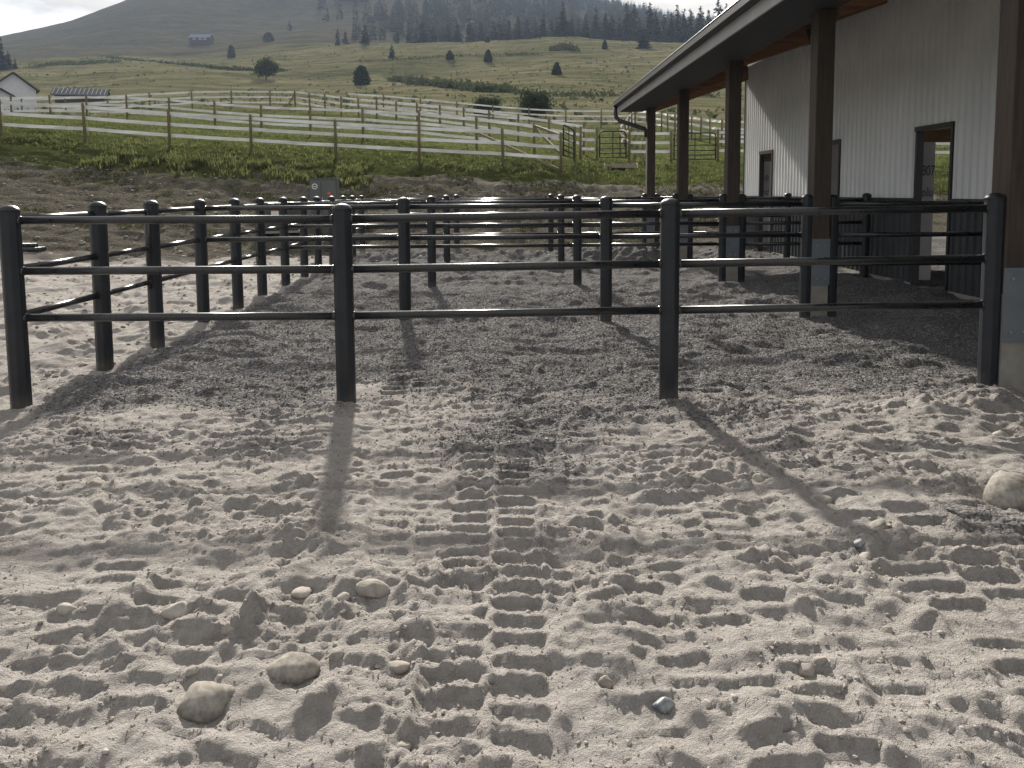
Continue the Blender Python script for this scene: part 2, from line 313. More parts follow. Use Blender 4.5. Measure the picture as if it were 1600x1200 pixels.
# ------------------------------------------------------------------ terrain
def tps_setup():
    P = []
    def c(x, y, D): v = at(x, y, D); P.append((math.atan2(v.x, v.y), math.hypot(v.x, v.y), v.z))
    for x in (-500, -150, 150, 480, 786, 1050, 1300, 1700, 2150):
        for D in (7, 12, 16.5): v = at(x, 300, D); P.append((math.atan2(v.x, v.y), math.hypot(v.x, v.y), 0.0))
        if x > 450: v = at(x, 300, 20.5); P.append((math.atan2(v.x, v.y), math.hypot(v.x, v.y), 0.03))
    for q in [(60, 322, 22), (250, 330, 22.5), (135, 285, 25), (-300, 225, 30), (4, 212, 30), (135, 223, 30), (266, 235, 30), (393, 242, 30), (525, 251, 30), (655, 257, 30), (786, 263, 30), (877, 268, 30),
              (450, 308, 25), (655, 313, 25), (860, 316, 25.5), (1050, 300, 27), (1300, 300, 27.5), (980, 254, 36), (1122, 252, 36), (1300, 252, 36), (1480, 254, 36), (1900, 254, 36),
              (139, 187, 52), (410, 206, 44), (304, 173, 58), (464, 171, 62), (725, 207, 46), (601, 175, 65), (884, 205, 60), (1080, 213, 52), (1300, 212, 55), (1500, 212, 52), (30, 172, 105), (120, 165, 105),
              (835, 182, 78), (762, 179, 78), (1000, 178, 82), (1200, 185, 85), (565, 133, 185), (415, 126, 205), (870, 117, 170), (763, 97, 240), (703, 93, 245), (612, 90, 250), (1000, 117, 180), (240, 121, 200),
              (100, 138, 185), (0, 146, 165), (-200, 140, 200), (100, 95, 300), (240, 97, 320), (360, 90, 340), (315, 70, 480), (420, 64, 430), (550, 68, 400), (640, 68, 350), (730, 66, 340), (870, 60, 330), (1000, 66, 330), (1100, 66, 330), (1250, 70, 330),
              (0, 58, 650), (60, 48, 660), (100, 40, 670), (160, 20, 690), (215, 0, 700), (300, -30, 760), (450, -45, 820), (0, 80, 1000), (215, 20, 1050), (450, -20, 1100),
              (300, 33, 570), (450, 28, 610), (215, 36, 560), (100, 68, 500), (730, 76, 410), (870, 70, 400), (1000, 76, 400), (550, 42, 520), (730, 45, 540), (730, -14, 720), (870, 2, 740), (600, -35, 820), (930, 8, 850), (1000, 24, 850), (1070, 38, 850), (1200, 55, 850), (930, 30, 1150),
              (-500, 150, 300), (-500, 95, 700), (1700, 110, 330), (2150, 130, 330), (1700, 90, 850), (2150, 120, 850), (2150, 250, 40), (-500, 215, 40), (2150, 190, 100), (-500, 180, 100), (-500, 100, 1150), (2150, 110, 1150)]:
        c(*q)
    P = np.array(P); S = np.stack([P[:, 0]*2.2, np.log(P[:, 1])], 1); V = P[:, 2]/P[:, 1]
    def phi(r2): return 0.5*r2*np.log(r2+1e-9)
    d2 = ((S[:, None]-S[None])**2).sum(2); K = phi(d2)+2e-4*np.eye(len(S))
    A = np.concatenate([np.ones((len(S), 1)), S], 1); n = len(S)
    Mx = np.zeros((n+3, n+3)); Mx[:n, :n] = K; Mx[:n, n:] = A; Mx[n:, :n] = A.T
    w = np.linalg.solve(Mx, np.concatenate([V, np.zeros(3)]))
    return S, w, phi
_S, _W, _phi = tps_setup()
def base_z(x, y):
    x = np.asarray(x, float); y = np.asarray(y, float); sh = x.shape; x = x.ravel(); y = y.ravel()
    th = np.arctan2(x, y); D = np.maximum(np.hypot(x, y), 4.0); thc = np.clip(th, -0.80, 0.84)
    s = np.stack([thc*2.2, np.log(D)], 1); r = np.zeros(len(x))
    for i in range(0, len(x), 100000):
        q = s[i:i+100000]; d2 = ((q[:, None]-_S[None])**2).sum(2)
        r[i:i+100000] = _phi(d2)@_W[:-3] + _W[-3] + q@_W[-2:]
    z = r*D
    z *= 1-sstep(0.9, 2.2, np.abs(th))*sstep(20, 200, D)*0.8
    z *= sstep(15.5, 23, D)*(1-sstep(1.2, 1.9, np.abs(th))*(1-sstep(30, 90, D)))
    a = sstep(70, 260, D); b_ = sstep(62, 90, D)
    z = z + a*(1.1*fbm(x/48, y/40, 3, 5) + 0.35*noise(x/11, y/9, 9)) + b_*0.10*noise(x/5, y/5, 3)
    # shallow benches across the hill
    return z.reshape(sh)
def terrain(x, y): return float(base_z(np.array([x]), np.array([y]))[0])
_DD = np.geomspace(18, 1300, 2600)
def hit(px, py):
    d = ray(px, py); X = d[0]*_DD; Z = CAMH+d[2]*_DD; T = base_z(X, _DD)
    k = np.where(T >= Z)[0]
    if len(k) == 0: return None
    i = k[0]; return Vector((X[i], _DD[i], T[i]))

YX0, YX1, YY0, YY1 = -46.0, 46.0, -3.0, 33.0
def build_terrain():
    th = np.concatenate([np.radians(np.arange(-180, -44, 2.5)), np.radians(np.arange(-44, 44, 0.16)), np.radians(np.arange(44, 180.1, 2.5))])
    D = np.geomspace(2.0, 1190, 330)
    T, R = np.meshgrid(th, D); X = R*np.sin(T); Y = R*np.cos(T); Z = base_z(X, Y)
    ins = sstep(0, 1.5, X-YX0)*sstep(0, 1.5, YX1-X)*sstep(0, 1.5, Y-YY0)*sstep(0, 1.5, YY1-Y)
    Z = Z-ins*0.45
    nr, nc = X.shape; i = np.arange(nr*nc).reshape(nr, nc)
    q = np.stack([i[:-1, :-1], i[1:, :-1], i[1:, 1:], i[:-1, 1:]], -1).reshape(-1, 4)
    far = np.clip(sstep(42, 85, R), 0, 1)
    heath = sstep(300, 480, R)*0.95
    trk = np.zeros_like(X)
    me = np_mesh('hillside', np.stack([X, Y, Z], -1).reshape(-1, 3), q[:, ::-1], attrs={'far': far, 'heath': heath, 'dirt': trk})
    tag(link('hillside', me, M['hill']), kind='structure')
build_terrain()

# ------------------------------------------------------------------ the yard in front: tracked sand, gravel pens, bank
def track(X, Y, H, x0, y0, ang, L0, L1, hw, pitch, depth, seed, cols=2, strength=1.0, curve=0.0, ridge=0.34, chev=0.06):
    ca, sa = math.cos(ang), math.sin(ang)
    dx = X-x0; dy = Y-y0
    u = dx*sa+dy*ca; v = dx*ca-dy*sa - curve*u*u
    sel = (np.abs(v) < hw*1.7) & (u > L0-0.3) & (u < L1+0.3)
    if not sel.any(): return
    u = u[sel]; v = v[sel]; x = X[sel]; y = Y[sel]; h = H[sel]
    u = u+0.010*noise(x*5, y*5, seed)+0.006*noise(x*23, y*23, seed+1)+0.004*noise(x*60, y*60, seed+11); v = v+0.012*noise(x*5, y*5, seed+2)+0.007*noise(x*26, y*26, seed+3)
    e = sstep(L0-0.15, L0+0.2, u)*(1-sstep(L1-0.25, L1+0.1, u))*sstep(-0.60, -0.10, noise(x*1.1+seed, y*0.8, seed+4)+0.45*(strength-0.5))
    vn = v/hw
    m = (1-sstep(0.90, 1.04, np.abs(vn)))*e*np.clip(strength, 0, 1)
    side = (vn > 0).astype(int)
    ph = u/pitch + (side*0.42 if cols == 2 else 0) + chev*(np.abs(vn)-0.5)
    i = np.floor(ph); t = ph-i
    ii = i.astype(np.int64); sd = side.astype(np.int64)
    r1 = hash2(ii, sd+seed*7, seed); r2 = hash2(ii+91, sd, seed+3); r3 = hash2(ii+37, sd+5, seed+6)
    rw = 0.20+0.20*r2
    bar = sstep(0, 0.07, t)*(1-sstep(rw*0.8, rw+0.30, t))
    bar *= sstep(0.03, 0.12, np.abs(vn)) if cols == 2 else 1
    bar *= 1-(r3 > 0.86)*0.8
    pat = -depth*(0.15+0.28*r1) - 0.12*depth*t + bar*depth*(0.48+0.45*r2)
    if cols == 2: pat += (1-sstep(0.05, 0.13, np.abs(vn+0.05*noise(x*7, y*7, seed+8))))*depth*(0.30+0.55*r2)
    pat += (0.0035*noise(x*24, y*24, seed+5)+0.003*noise(x*58, y*58, seed+7))*(0.25+bar)
    gone = sstep(0.15, 0.50, noise(x*2.2+seed, y*2.8, seed+9)+(1-strength)*0.75)
    m = m*(1-0.9*gone)
    bw = np.exp(-((np.abs(vn)-1.12)/0.10)**2)*e*strength
    h = h*(1-0.80*m)+m*pat + bw*depth*(0.25+0.7*noise(x*6, y*6, seed+6))
    H[sel] = h
PITS = []      # (x, y, radius, depth): scoops round stones
MOUNDS = []
def yard_height(X, Y):
    sh = X.shape; x = X.ravel(); y = Y.ravel()
    R = np.hypot(x, y)
    near = 1-sstep(6.0, 7.6, y+0.5*noise(x*0.9, y*0.9, 41))                    # 1 = sandy apron, 0 = gravel pad
    H = 0.030*fbm(x*0.8, y*0.8, 3, 1) + 0.020*fbm(x*2.3, y*2.6, 3, 21)
    lump = np.clip(fbm(x*3.6, y*4.6, 3, 51), -0.7, 1.0)
    H += (0.020*lump + 0.011*np.abs(noise(x*9, y*12, 33)))*(0.35+0.65*near)
    wxx = 0.10*noise(x*1.7, y*1.7, 301); wyy = 0.07*noise(x*2.1, y*2.1, 302)+0.02*noise(x*8, y*8, 303)
    am = sstep(-0.6, 0.25, noise(x*0.9+7, y*1.1, 304))
    rg1 = 1-np.abs(noise((x+wxx)*2.3, (y+wyy)*5.6, 305))*1.6; rg2 = 1-np.abs(noise((x+wxx)*4.8, (y+wyy)*11.5, 306))*1.6
    H += near*((0.030*rg1+0.013*rg2)*(0.35+0.65*am)-0.022)
    # gravel heaps
    g = 1-near
    H += g*(0.060*fbm(x*1.2, y*1.9, 4, 71)+0.032*(0.5-np.abs(noise(x*2.2, y*3.6, 73))))
    for (mx, my, rx, ry, mh) in MOUNDS:
        H += mh*np.exp(-(((x-mx)/rx)**2+((y-my)/ry)**2))*(1+0.25*noise(x*7, y*7, 13))
    for a in TRACKS: track(x, y, H, **a)
    # a board's print in the sand
    p = on_plane(340, 772); ca, sa = math.cos(0.62), math.sin(0.62)
    u = (x-p.x)*sa+(y-p.y)*ca; v = (x-p.x)*ca-(y-p.y)*sa
    mk = (1-sstep(0.36, 0.40, np.abs(u)))*(1-sstep(0.055, 0.065, np.abs(v)))
    H = H*(1-mk)+mk*(-0.012+0.010*np.cos(v*150)**2)
    for (cx, cy, r, dp) in PITS:
        d = np.hypot(x-cx, (y-cy))/r
        H += -dp*np.exp(-(d/0.8)**2)+dp*0.45*np.exp(-((d-1.35)/0.3)**2)
    fine = (1-sstep(9, 16, y))
    nr = (y > 1.0) & (np.abs(x) < 13) & ((y < 10.5) | ((x < -3.3) & (y < 19)))
    xs_, ys_ = x[nr], y[nr]; wx = 0.035*noise(xs_*9, ys_*9, 201); wy = 0.030*noise(xs_*9, ys_*9, 202)
    churn = sstep(-0.25, 0.35, noise(xs_*1.5+4, ys_*1.7, 203)+0.25*noise(xs_*4, ys_*5, 204))
    c1, e1 = cells((xs_+wx)/0.13, (ys_+wy)/0.085, 205); c2, e2 = cells((xs_+wx*.5)/0.055, (ys_+wy*.5)/0.042, 206); c3, e3 = cells(xs_/0.026, ys_/0.022, 207)
    prot = np.clip(1+H[nr]*12, 0.40, 1)          # print floors stay smoother
    add = churn*((c1-0.35)*0.030*sstep(0, 0.22, e1)+(c2-0.4)*0.021*sstep(0, 0.3, e2))*prot + (c3-0.4)*0.0085*sstep(0, 0.4, e3)*(0.35+churn)*prot
    inpen = sstep(-3.7, -3.2, xs_)
    c4, e4 = cells((xs_+wx*2)/0.34, (ys_+wy*2)/0.30, 208)
    H[nr] += add*(1-0.55*sstep(5.8, 7.0, ys_)*inpen) + (1-inpen)*(c4-.4)*.045*sstep(0, .25, e4)*(.4+churn)*sstep(5.5, 7, ys_)
    H += fine*(0.0045*np.abs(noise(x*19, y*21, 81))*(0.5+noise(x*1.7, y*1.7, 82)) + 0.0026*noise(x*41, y*41, 83) + 0.0016*noise(x*83, y*83, 84))
    H += 0.10*sstep(4.2, 6.0, x)*sstep(3, 7, y)*(1-sstep(21, 24, y))
    bank = sstep(19, 26, y)
    H += bank*(0.045*fbm(x*0.8, y*0.8, 3, 91)+0.05*fbm(x*2.7, y*2.7, 3, 95))
    return H.reshape(sh)
def pl(px, py): v = on_plane(px, py); return v.x, v.y
TRACKS = []
def trk(x0, y0, ang, L0, L1, hw, **k):
    d = dict(x0=x0, y0=y0, ang=math.radians(ang), L0=L0, L1=L1, hw=hw, pitch=0.125, depth=0.029, seed=len(TRACKS)*13+101); d.update(k); TRACKS.append(d)
# old, half-erased passes first, then the crisp ones
trk(-1.72, 2.9, -5, -1.3, 1.9, .23, strength=.8, pitch=.14)
trk(-1.20, 2.8, 9, -1.3, 1.3, .23, strength=.8, pitch=.13)
trk(-2.35, 3.3, -9, -1.4, 2.2, .23, strength=.75, pitch=.14)
trk(-2.9, 4.4, -14, -1.4, 1.6, .22, strength=.65, pitch=.14)
trk(-.66, 2.9, 17, -1.2, 1.4, .21, strength=.75)
trk(-.50, 4.2, -6, -1.0, 1.5, .20, strength=.75, pitch=.14)
trk(-1.2, 4.6, 62, -1.3, 1.2, .22, strength=.7, pitch=.15)
trk(-1.9, 4.7, -3, -.9, 1.0, .22, strength=.7, pitch=.15)
trk(.42, 3.2, -7, -1.4, 1.6, .20, strength=.75)
trk(.55, 4.3, 5, -1.0, 1.0, .21, strength=.7, pitch=.14)
trk(1.40, 2.9, 6, -1.3, 1.3, .20, strength=.6, pitch=.14)
trk(1.55, 4.6, -8, -.9, .9, .22, strength=.6, pitch=.15)
trk(2.45, 4.2, 10, -1.4, 1.4, .22, strength=.7, pitch=.14)
trk(.90, 2.9, 3, -1.2, 1.0, .20, depth=.030, strength=.92)
trk(.28, 3.4, 20, -.7, .6, .12, cols=1, depth=.034, strength=.8)
trk(-.05, 6.4, -2, -1.4, 1.6, .20, depth=.026, strength=.7, pitch=.14)
trk(-.78, 6.6, -4, -1.0, 1.2, .22, depth=.036, strength=.95, pitch=.15)
trk(.62, 7.2, 10, -.8, 1.0, .24, depth=.034, strength=.8, pitch=.16)
trk(1.42, 6.9, -8, -1.0, 1.2, .22, depth=.030, strength=.8, pitch=.15)
trk(.2, 7.6, -14, -.6, 1.0, .24, depth=.026, strength=.6, pitch=.15)
trk(1.85, 3.15, 1, -.9, .72, .24, depth=.031, strength=.95, pitch=.135)
trk(-.06, 3.1, .4, -1.0, 1.75, .205, depth=.034, strength=1.12)
# heaps and scoops
for (px, py, rx, ry, mh) in [(1290, 1085, .13, .17, .085), (1225, 1130, .12, .12, .05), (330, 985, .28, .14, .03), (430, 965, .30, .10, .035), (110, 985, .2, .1, .045), (590, 930, .25, .10, .05), (220, 790, .4, .12, .05), (500, 850, .35, .14, .045), (1330, 850, .2, .15, .03), (1500, 650, .5, .25, .10), (1560, 635, .35, .2, .08), (960, 990, .12, .18, .035), (1190, 905, .14, .12, .03),
                         (860, 575, .55, .30, .07), (720, 500, .8, .35, .08), (900, 470, .9, .4, .08), (1180, 480, .9, .30, .12), (1370, 560, .8, .35, .10), (1440, 520, .9, .4, .08), (650, 440, .9, .5, .10), (790, 428, .55, .4, .18), (860, 432, .5, .4, .12), (740, 428, .5, .4, .10), (1130, 452, .8, .4, .10)]:
    x, y = pl(px, py); MOUNDS.append((x, y, rx, ry, mh))
for (x, y, rx, ry, mh) in [(2.2, 17.7, 1.1, .8, .30), (3.0, 17.0, .8, .6, .26), (-2.2, 18.2, 1.3, .6, .22), (0.4, 18.3, 1.3, .5, .18), (-1.2, 16.2, 1.2, .7, .14), (1.4, 15.2, 1.2, .6, .12), (-2.6, 13.2, 1.0, .8, .12), (0.2, 13.9, 1.2, .7, .14), (4.9, 12.0, .8, 1.0, .10)]:
    MOUNDS.append((x, y, rx, ry, mh))

# stones that can be picked out one by one: px, base y px, width px, height/width, material, label
STONES = [
 (455, 1074, 86, .50, 'stone', 'smooth egg-shaped tan stone lying in its own hollow'),
 (325, 1118, 92, .58, 'stone', 'large dirt-coated stone half buried beside the egg-shaped stone'),
 (1037, 1112, 37, .66, 'dark_stone', 'small dark slate-grey stone with a white-streaked top set in the sand'),
 (1572, 795, 96, .62, 'stone', 'largest pale boulder sitting on the coarse gravel patch'),
 (1373, 830, 34, .60, 'stone', 'rounded tan stone alone on the smooth sand below the scattered cobbles'),
 (1341, 862, 20, .70, 'dark_stone', 'small grey pebble touching a pale chunk of rock'),
 (1351, 880, 27, .75, 'pale_stone', 'pale chunk of rock touching a small grey pebble'),
 (1418, 724, 24, .55, 'pale_stone', 'pale flattish cobble, largest of the little cobble scatter'),
 (1397, 708, 19, .55, 'stone', 'tan cobble at the back of the little cobble scatter'),
 (1312, 716, 17, .75, 'stone', 'upright tan pebble standing apart from the cobble scatter'),
 (1427, 738, 17, .55, 'pale_stone', 'pale pebble at the front of the little cobble scatter'),
 (1379, 724, 14, .65, 'stone', 'little round pebble beside the flattish cobble'),
 (1283, 793, 44, .32, 'stone', 'long low tan stone flush with the shaded sand'),
 (1185, 757, 22, .65, 'pale_stone', 'pale knobbly stone on the edge of the post shadow'),
 (1563, 686, 40, .60, 'pale_stone', 'pale angular rock on the heap beside the concrete pier'),
 (1498, 700, 20, .45, 'pale_stone', 'pale flat chip on the slope below the heap by the pier'),
 (318, 909, 17, .65, 'stone', 'small tan pebble alone on flat sand below the board print'),
 (529, 1045, 28, .66, 'stone', 'small tan stone next to the egg-shaped stone'),
 (622, 1058, 42, .45, 'clod', 'crusted earth clod beside the ladder-like tyre track'),
 (470, 944, 36, .45, 'pale_stone', 'wider of two pale flat rock slabs bedded in the ridge'),
 (535, 953, 30, .50, 'pale_stone', 'narrower of two pale flat rock slabs bedded in the ridge'),
 (583, 950, 60, .42, 'clod', 'broad earth-covered rock beside the pale rock slabs'),
 (275, 980, 44, .50, 'pale_stone', 'pale broken rock in the churned soil'),
 (310, 975, 18, .70, 'stone', 'brown pebble tucked behind the pale broken rock'),
 (326, 966, 15, .70, 'stone', 'topmost brown pebble in the churned soil hollow'),
 (105, 972, 30, .60, 'pale_stone', 'pale knob of rock poking from the churned soil at its far end'),
 (358, 1010, 24, .75, 'clod', 'rounded clod on the crest above the half buried stone'),
 (300, 1070, 26, .50, 'clod', 'crumbly clod leaning on the half buried stone'),
 (148, 762, 30, .55, 'clod', 'rounded earth lump beside the board print'),
 (945, 1075, 28, .95, 'stone', 'upright brown clod-like stone near the slate-grey stone'),
 (1102, 1108, 20, .55, 'pale_stone', 'tiny pale stone just beside the slate-grey stone'),
 (628, 1180, 32, .50, 'stone', 'tan stone peeping from a lug print of the tyre track'),
 (1460, 937, 20, .45, 'stone', 'flat pebble lying inside the deep lug track near the boulder'),
 (1385, 990, 24, .5, 'clod', 'low earth lump beside the deep lug track near the boulder'),
 (1260, 1060, 32, .65, 'clod', 'tallest clod crowning the crumbled heap'),
 (1282, 1052, 22, .75, 'clod', 'narrow clod behind the crumbled heap'),
 (800, 866, 18, .6, 'stone', 'small stone on the rim of the ladder-like tyre track'),
 (545, 767, 22, .7, 'pale_stone', 'pale lump lying in the middle of a post shadow'),
]
STN = []
for (px, py, w, ar, mt, lb) in STONES:
    v = on_plane(px, py); wm = 1.12*w*v.y/FPX
    v = on_plane(px, py-w*0.22); STN.append((v.x, v.y, wm, ar, mt, lb))
    PITS.append((v.x+0.1*wm, v.y-0.25*wm, wm*0.72, min(0.03, wm*0.16)))

def axis(segs):
    r = [segs[0][0]]
    for (a, b_, s0, s1) in segs:
        x = a; n = 0
        pts = []
        while True:
            f = (x-a)/(b_-a); x = x+s0+(s1-s0)*f
            if x >= b_-0.3*s1: break
            pts.append(x)
        r += pts+[b_]
    return np.array(r)
def build_yard():
    xs = axis([(YX0, -10, 1.2, .12), (-10, -3.4, .09, .016), (-3.4, -2.3, .0155, .0125), (-2.3, 2.4, .0120, .0120), (2.4, 3.5, .0125, .0155), (3.5, 9, .016, .25), (9, YX1, .3, 1.4)])
    ys = axis([(YY0, 1.5, .4, .03), (1.5, 5.2, .0112, .0135), (5.2, 9.0, .0145, .03), (9.0, 22, .03, .085), (22, YY1, .09, .22)])
    X, Y = np.meshgrid(xs, ys); B = base_z(X, Y); H = yard_height(X, Y)
    Z = B+H+0.012
    edge = np.minimum(np.minimum(X-YX0, YX1-X), np.minimum(Y-YY0, YY1-Y)); Z -= 0.5*(1-sstep(0, 1.6, edge))
    x = X; y = Y
    # gravel pad inside the pens
    wv = 0.45*fbm(x*0.7, y*0.7, 3, 61)
    gravel = sstep(4.3, 6.6, y+wv*2.2-0.25*np.exp(-((x+2.3)/0.8)**2)*2-1.0*sstep(1.5, 3.2, x)*0.6)*sstep(-3.75, -3.25, x+0.12*wv)*(1-sstep(20.2, 22.0, y+wv))
    for (px, py, r, s) in [(790, 680, .75, .9), (850, 740, .45, .75), (1200, 690, .6, .55), (1560, 820, .35, .9), (1290, 740, .55, .5), (700, 760, .3, .4), (150, 690, .5, .6), (420, 690, .6, .55), (880, 650, .8, .8)]:
        cx, cy = pl(px, py); gravel = np.maximum(gravel, s*np.exp(-(((x-cx)/r)**2+((y-cy)/(r*.8))**2)))
    for (px, py, r) in [(640, 650, .42), (560, 610, .3)]:
        cx, cy = pl(px, py); gravel *= 1-0.8*np.exp(-(((x-cx)/r)**2+((y-cy)/r)**2))
    yy = y+1.2*fbm(x*0.25, y*0.3, 3, 77)-0.05*x
    dark = sstep(18.5, 22.0, yy+1.5*sstep(-3, -8, x))*(1-0.40*np.exp(-((y-27.6-0.6*noise(x*.3, y*.1, 8))/0.7)**2)*sstep(-8, 0, x))
    weed = sstep(26.5, 29.5, yy-0.02*x)*0.75+0.33*sstep(20.5, 22.5, yy)+0.4*sstep(28.6, 30.0, yy)
    weed = np.where(np.abs(y-27.4-0.7*noise(x*.3, y*.1, 8)) < 0.7, weed*np.where(x > -8, 0.45, 0.9), weed)
    nr, nc = X.shape; i = np.arange(nr*nc).reshape(nr, nc)
    q = np.stack([i[:-1, :-1], i[:-1, 1:], i[1:, 1:], i[1:, :-1]], -1).reshape(-1, 4)
    me = np_mesh('ground', np.stack([X, Y, Z], -1).reshape(-1, 3), q, attrs={'gravel': gravel, 'dark': dark, 'weed': weed})
    tag(link('ground', me, M['soil']), kind='structure')
    return xs, ys, Z, gravel
GXS, GYS, GZ, GGR = build_yard()
def gz(x, y):
    i = np.clip(np.searchsorted(GXS, x)-1, 0, len(GXS)-2); j = np.clip(np.searchsorted(GYS, y)-1, 0, len(GYS)-2)
    fx = np.clip((x-GXS[i])/(GXS[i+1]-GXS[i]), 0, 1); fy = np.clip((y-GYS[j])/(GYS[j+1]-GYS[j]), 0, 1)
    return (GZ[j, i]*(1-fx)+GZ[j, i+1]*fx)*(1-fy)+(GZ[j+1, i]*(1-fx)+GZ[j+1, i+1]*fx)*fy
def ground(x, y):
    if YX0+2 < x < YX1-2 and YY0+2 < y < YY1-2: return float(gz(x, y))
    return terrain(x, y)

# ------------------------------------------------------------------ black pipe pens
def post_mesh(h, hw):
    """eight-sided post with a domed cap, sunk in the ground"""
    mb = MB(); n = 16; prof = [(-0.25, 1.0), (h-hw*0.72, 1.0), (h-hw*0.70, 1.05), (h-hw*0.55, 1.03), (h-hw*0.30, 0.86), (h-hw*0.10, 0.56), (h, 0.12)]
    v = []; f = []
    for (z, s) in prof:
        for k in range(8):
            a = math.pi/8+k*math.pi/4
            r = hw*s/math.cos(math.pi/8)
            c0 = Vector((math.cos(a), math.sin(a), 0))*r
            for e in (-1, 1):
                b_ = a+e*0.10; p = c0*0.985+Vector((math.cos(b_)-math.cos(a), math.sin(b_)-math.sin(a), 0))*r*0.9
                v.append((p.x, p.y, z))
    for i in range(len(prof)-1):
        for k in range(n): j = (k+1) % n; f.append((i*n+k, i*n+j, i*n+n+j, i*n+n+k))
    mb.add(v, f, False); mb.add(v[-n:], [tuple(range(n))], False)
    me = mb.mesh('post'); sm = [False]*len(me.polygons)
    for p in me.polygons:
        if p.center.z > h-hw*0.68: sm[p.index] = True
    me.polygons.foreach_set('use_smooth', sm); me.materials.append(M['post']); return me
PH = 1.53
POST = post_mesh(PH, 0.068)
RAIL_CACHE = {}
def rail_mesh(L, r):
    k = (round(L, 3), r)
    if k not in RAIL_CACHE:
        mb = MB().tube([(0, 0, 0), (L, 0, 0)], r, 14)
        for xx in (.012, L-.034): mb.tube([(xx, 0, 0), (xx+.007, 0, 0), (xx+.015, 0, 0), (xx+.022, 0, 0)], [r*1.01, r*1.16, r*1.16, r*1.01], 14, caps=False)
        me = mb.mesh('rail'); me.materials.append(M['black']); RAIL_CACHE[k] = me
    return RAIL_CACHE[k]
RZ = (1.415, 1.040, 0.690)
def add_rail(a, b, r, parent, name='rail'):
    a = Vector(a); b = Vector(b); d = b-a
    o = link(name, rail_mesh(d.length, r), None, parent); o.location = a; o.rotation_mode = 'QUATERNION'; o.rotation_quaternion = d.to_track_quat('X', 'Z'); return o
def add_post(x, y, dz, parent, tilt=0.0):
    o = link('post', POST, None, parent); o.location = (x, y, dz); o.rotation_euler = (random.uniform(-.006, .006), tilt+random.uniform(-.006, .006), random.uniform(-.05, .05)); return o
X0, SX, Y1, SY = -3.63, 2.4387, 5.887, 3.6591
def cross_fence(k, label, dzs, xs=None, rails=True):
    y = Y1+SY*k; xs = xs or [X0+SX*i for i in range(4)]
    t = thing('pipe_fence', label, 'fence', (xs[0], y, 0), 'cross runs of the black pens')
    for i, x in enumerate(xs):
        if k > 0 and i == 0: continue
        add_post(x-xs[0], 0, dzs[i], t)
    for i in range(len(xs)-1):
        for z in RZ:
            add_rail((xs[i]-xs[0]+0.05, 0, z+dzs[i]), (xs[i+1]-xs[0]-0.05, 0, z+dzs[i+1]), 0.030, t)
    return t
cross_fence(0, 'front black three-rail pipe fence with four posts, facing the tracked sand', [-.012, -.018, 0.003, .026])
ordn = ['first', 'second', 'third', 'fourth']
for k in range(1, 5):
    cross_fence(k, f'black three-rail cross fence, {ordn[k-1]} divider behind the front run, ending at the porch', [0, 0.004, 0.002, 0.006])
for k in range(1, 5):     # short panels under the porch roof
    y = Y1+SY*k; xs = [3.99, 6.08]
    t = thing('pipe_fence', f'short black three-rail panel between porch column and barn wall, {ordn[k-1]} divider', 'fence panel', (xs[0], y, 0), 'pen panels under the porch roof')
    for x in xs: add_post(x-xs[0], 0, 0.0, t)
    for z in RZ: add_rail((0.05, 0, z), (xs[1]-xs[0]-0.05, 0, z), 0.030, t)
for k in range(4):        # left side of each pen: fixed rails and a man gate
    y0 = Y1+SY*k; yg0 = y0+1.26; yg1 = y0+2.36; y2 = y0+SY
    nm = ['joining the front run', 'behind the first divider', 'behind the second divider', 'behind the third divider'][k]
    t = thing('pipe_fence', f'black side fence run along the open sand, {nm}', 'fence', (X0, y0, 0), 'side runs of the black pens')
    for yy in (yg0, yg1, y2): add_post(0, yy-y0, 0, t)
    for z in RZ:
        add_rail((0, 0.05, z), (0, yg0-y0-0.05, z), 0.027, t); add_rail((0, yg1-y0+0.05, z), (0, y2-y0-0.05, z), 0.027, t)
    g = thing('pen_gate', f'black pipe walk gate hung in the side fence, {nm}', 'gate', (X0, yg0, 0), 'walk gates of the pens')
    w = yg1-yg0
    MB().tube([(0, .12, .62), (0, .12, 1.44)], .022, 10).build('gate_stile', M['black'], g); MB().tube([(0, w-.12, .62), (0, w-.12, 1.44)], .022, 10).build('gate_stile', M['black'], g)
    for z in RZ: add_rail((0, .12, z), (0, w-.12, z), 0.024, g, 'gate_rail')
    for z in (.8, 1.3): MB().box(-.02, .02, .055, .11, z-.03, z+.03).build('hinge', M['black'], g)
    MB().box(-.028, .028, w-.11, w-.055, 1.0, 1.06).build('latch', M['black'], g)
# spare pipes lying left of the pens
for i, (dy, dz, lb) in enumerate([(0, 0.05, 'lower long black pipe lying on the ground beyond the sand'), (0.28, 0.05, 'rear long black pipe lying on the ground beyond the sand'), (0.12, 0.145, 'black pipe resting on top of two others on the ground')]):
    p = at(66-i*2, 397, 18.2); zz = ground(p.x-1.5, p.y)
    o = MB().tube([(-6, 0, 0), (0, 0, 0)], .052, 12).build('steel_pipe', M['black']); o.location = (p.x-.06*i, p.y+dy, zz+dz+0.005); tag(o, lb, 'pipe', 'spare pipes on the ground')

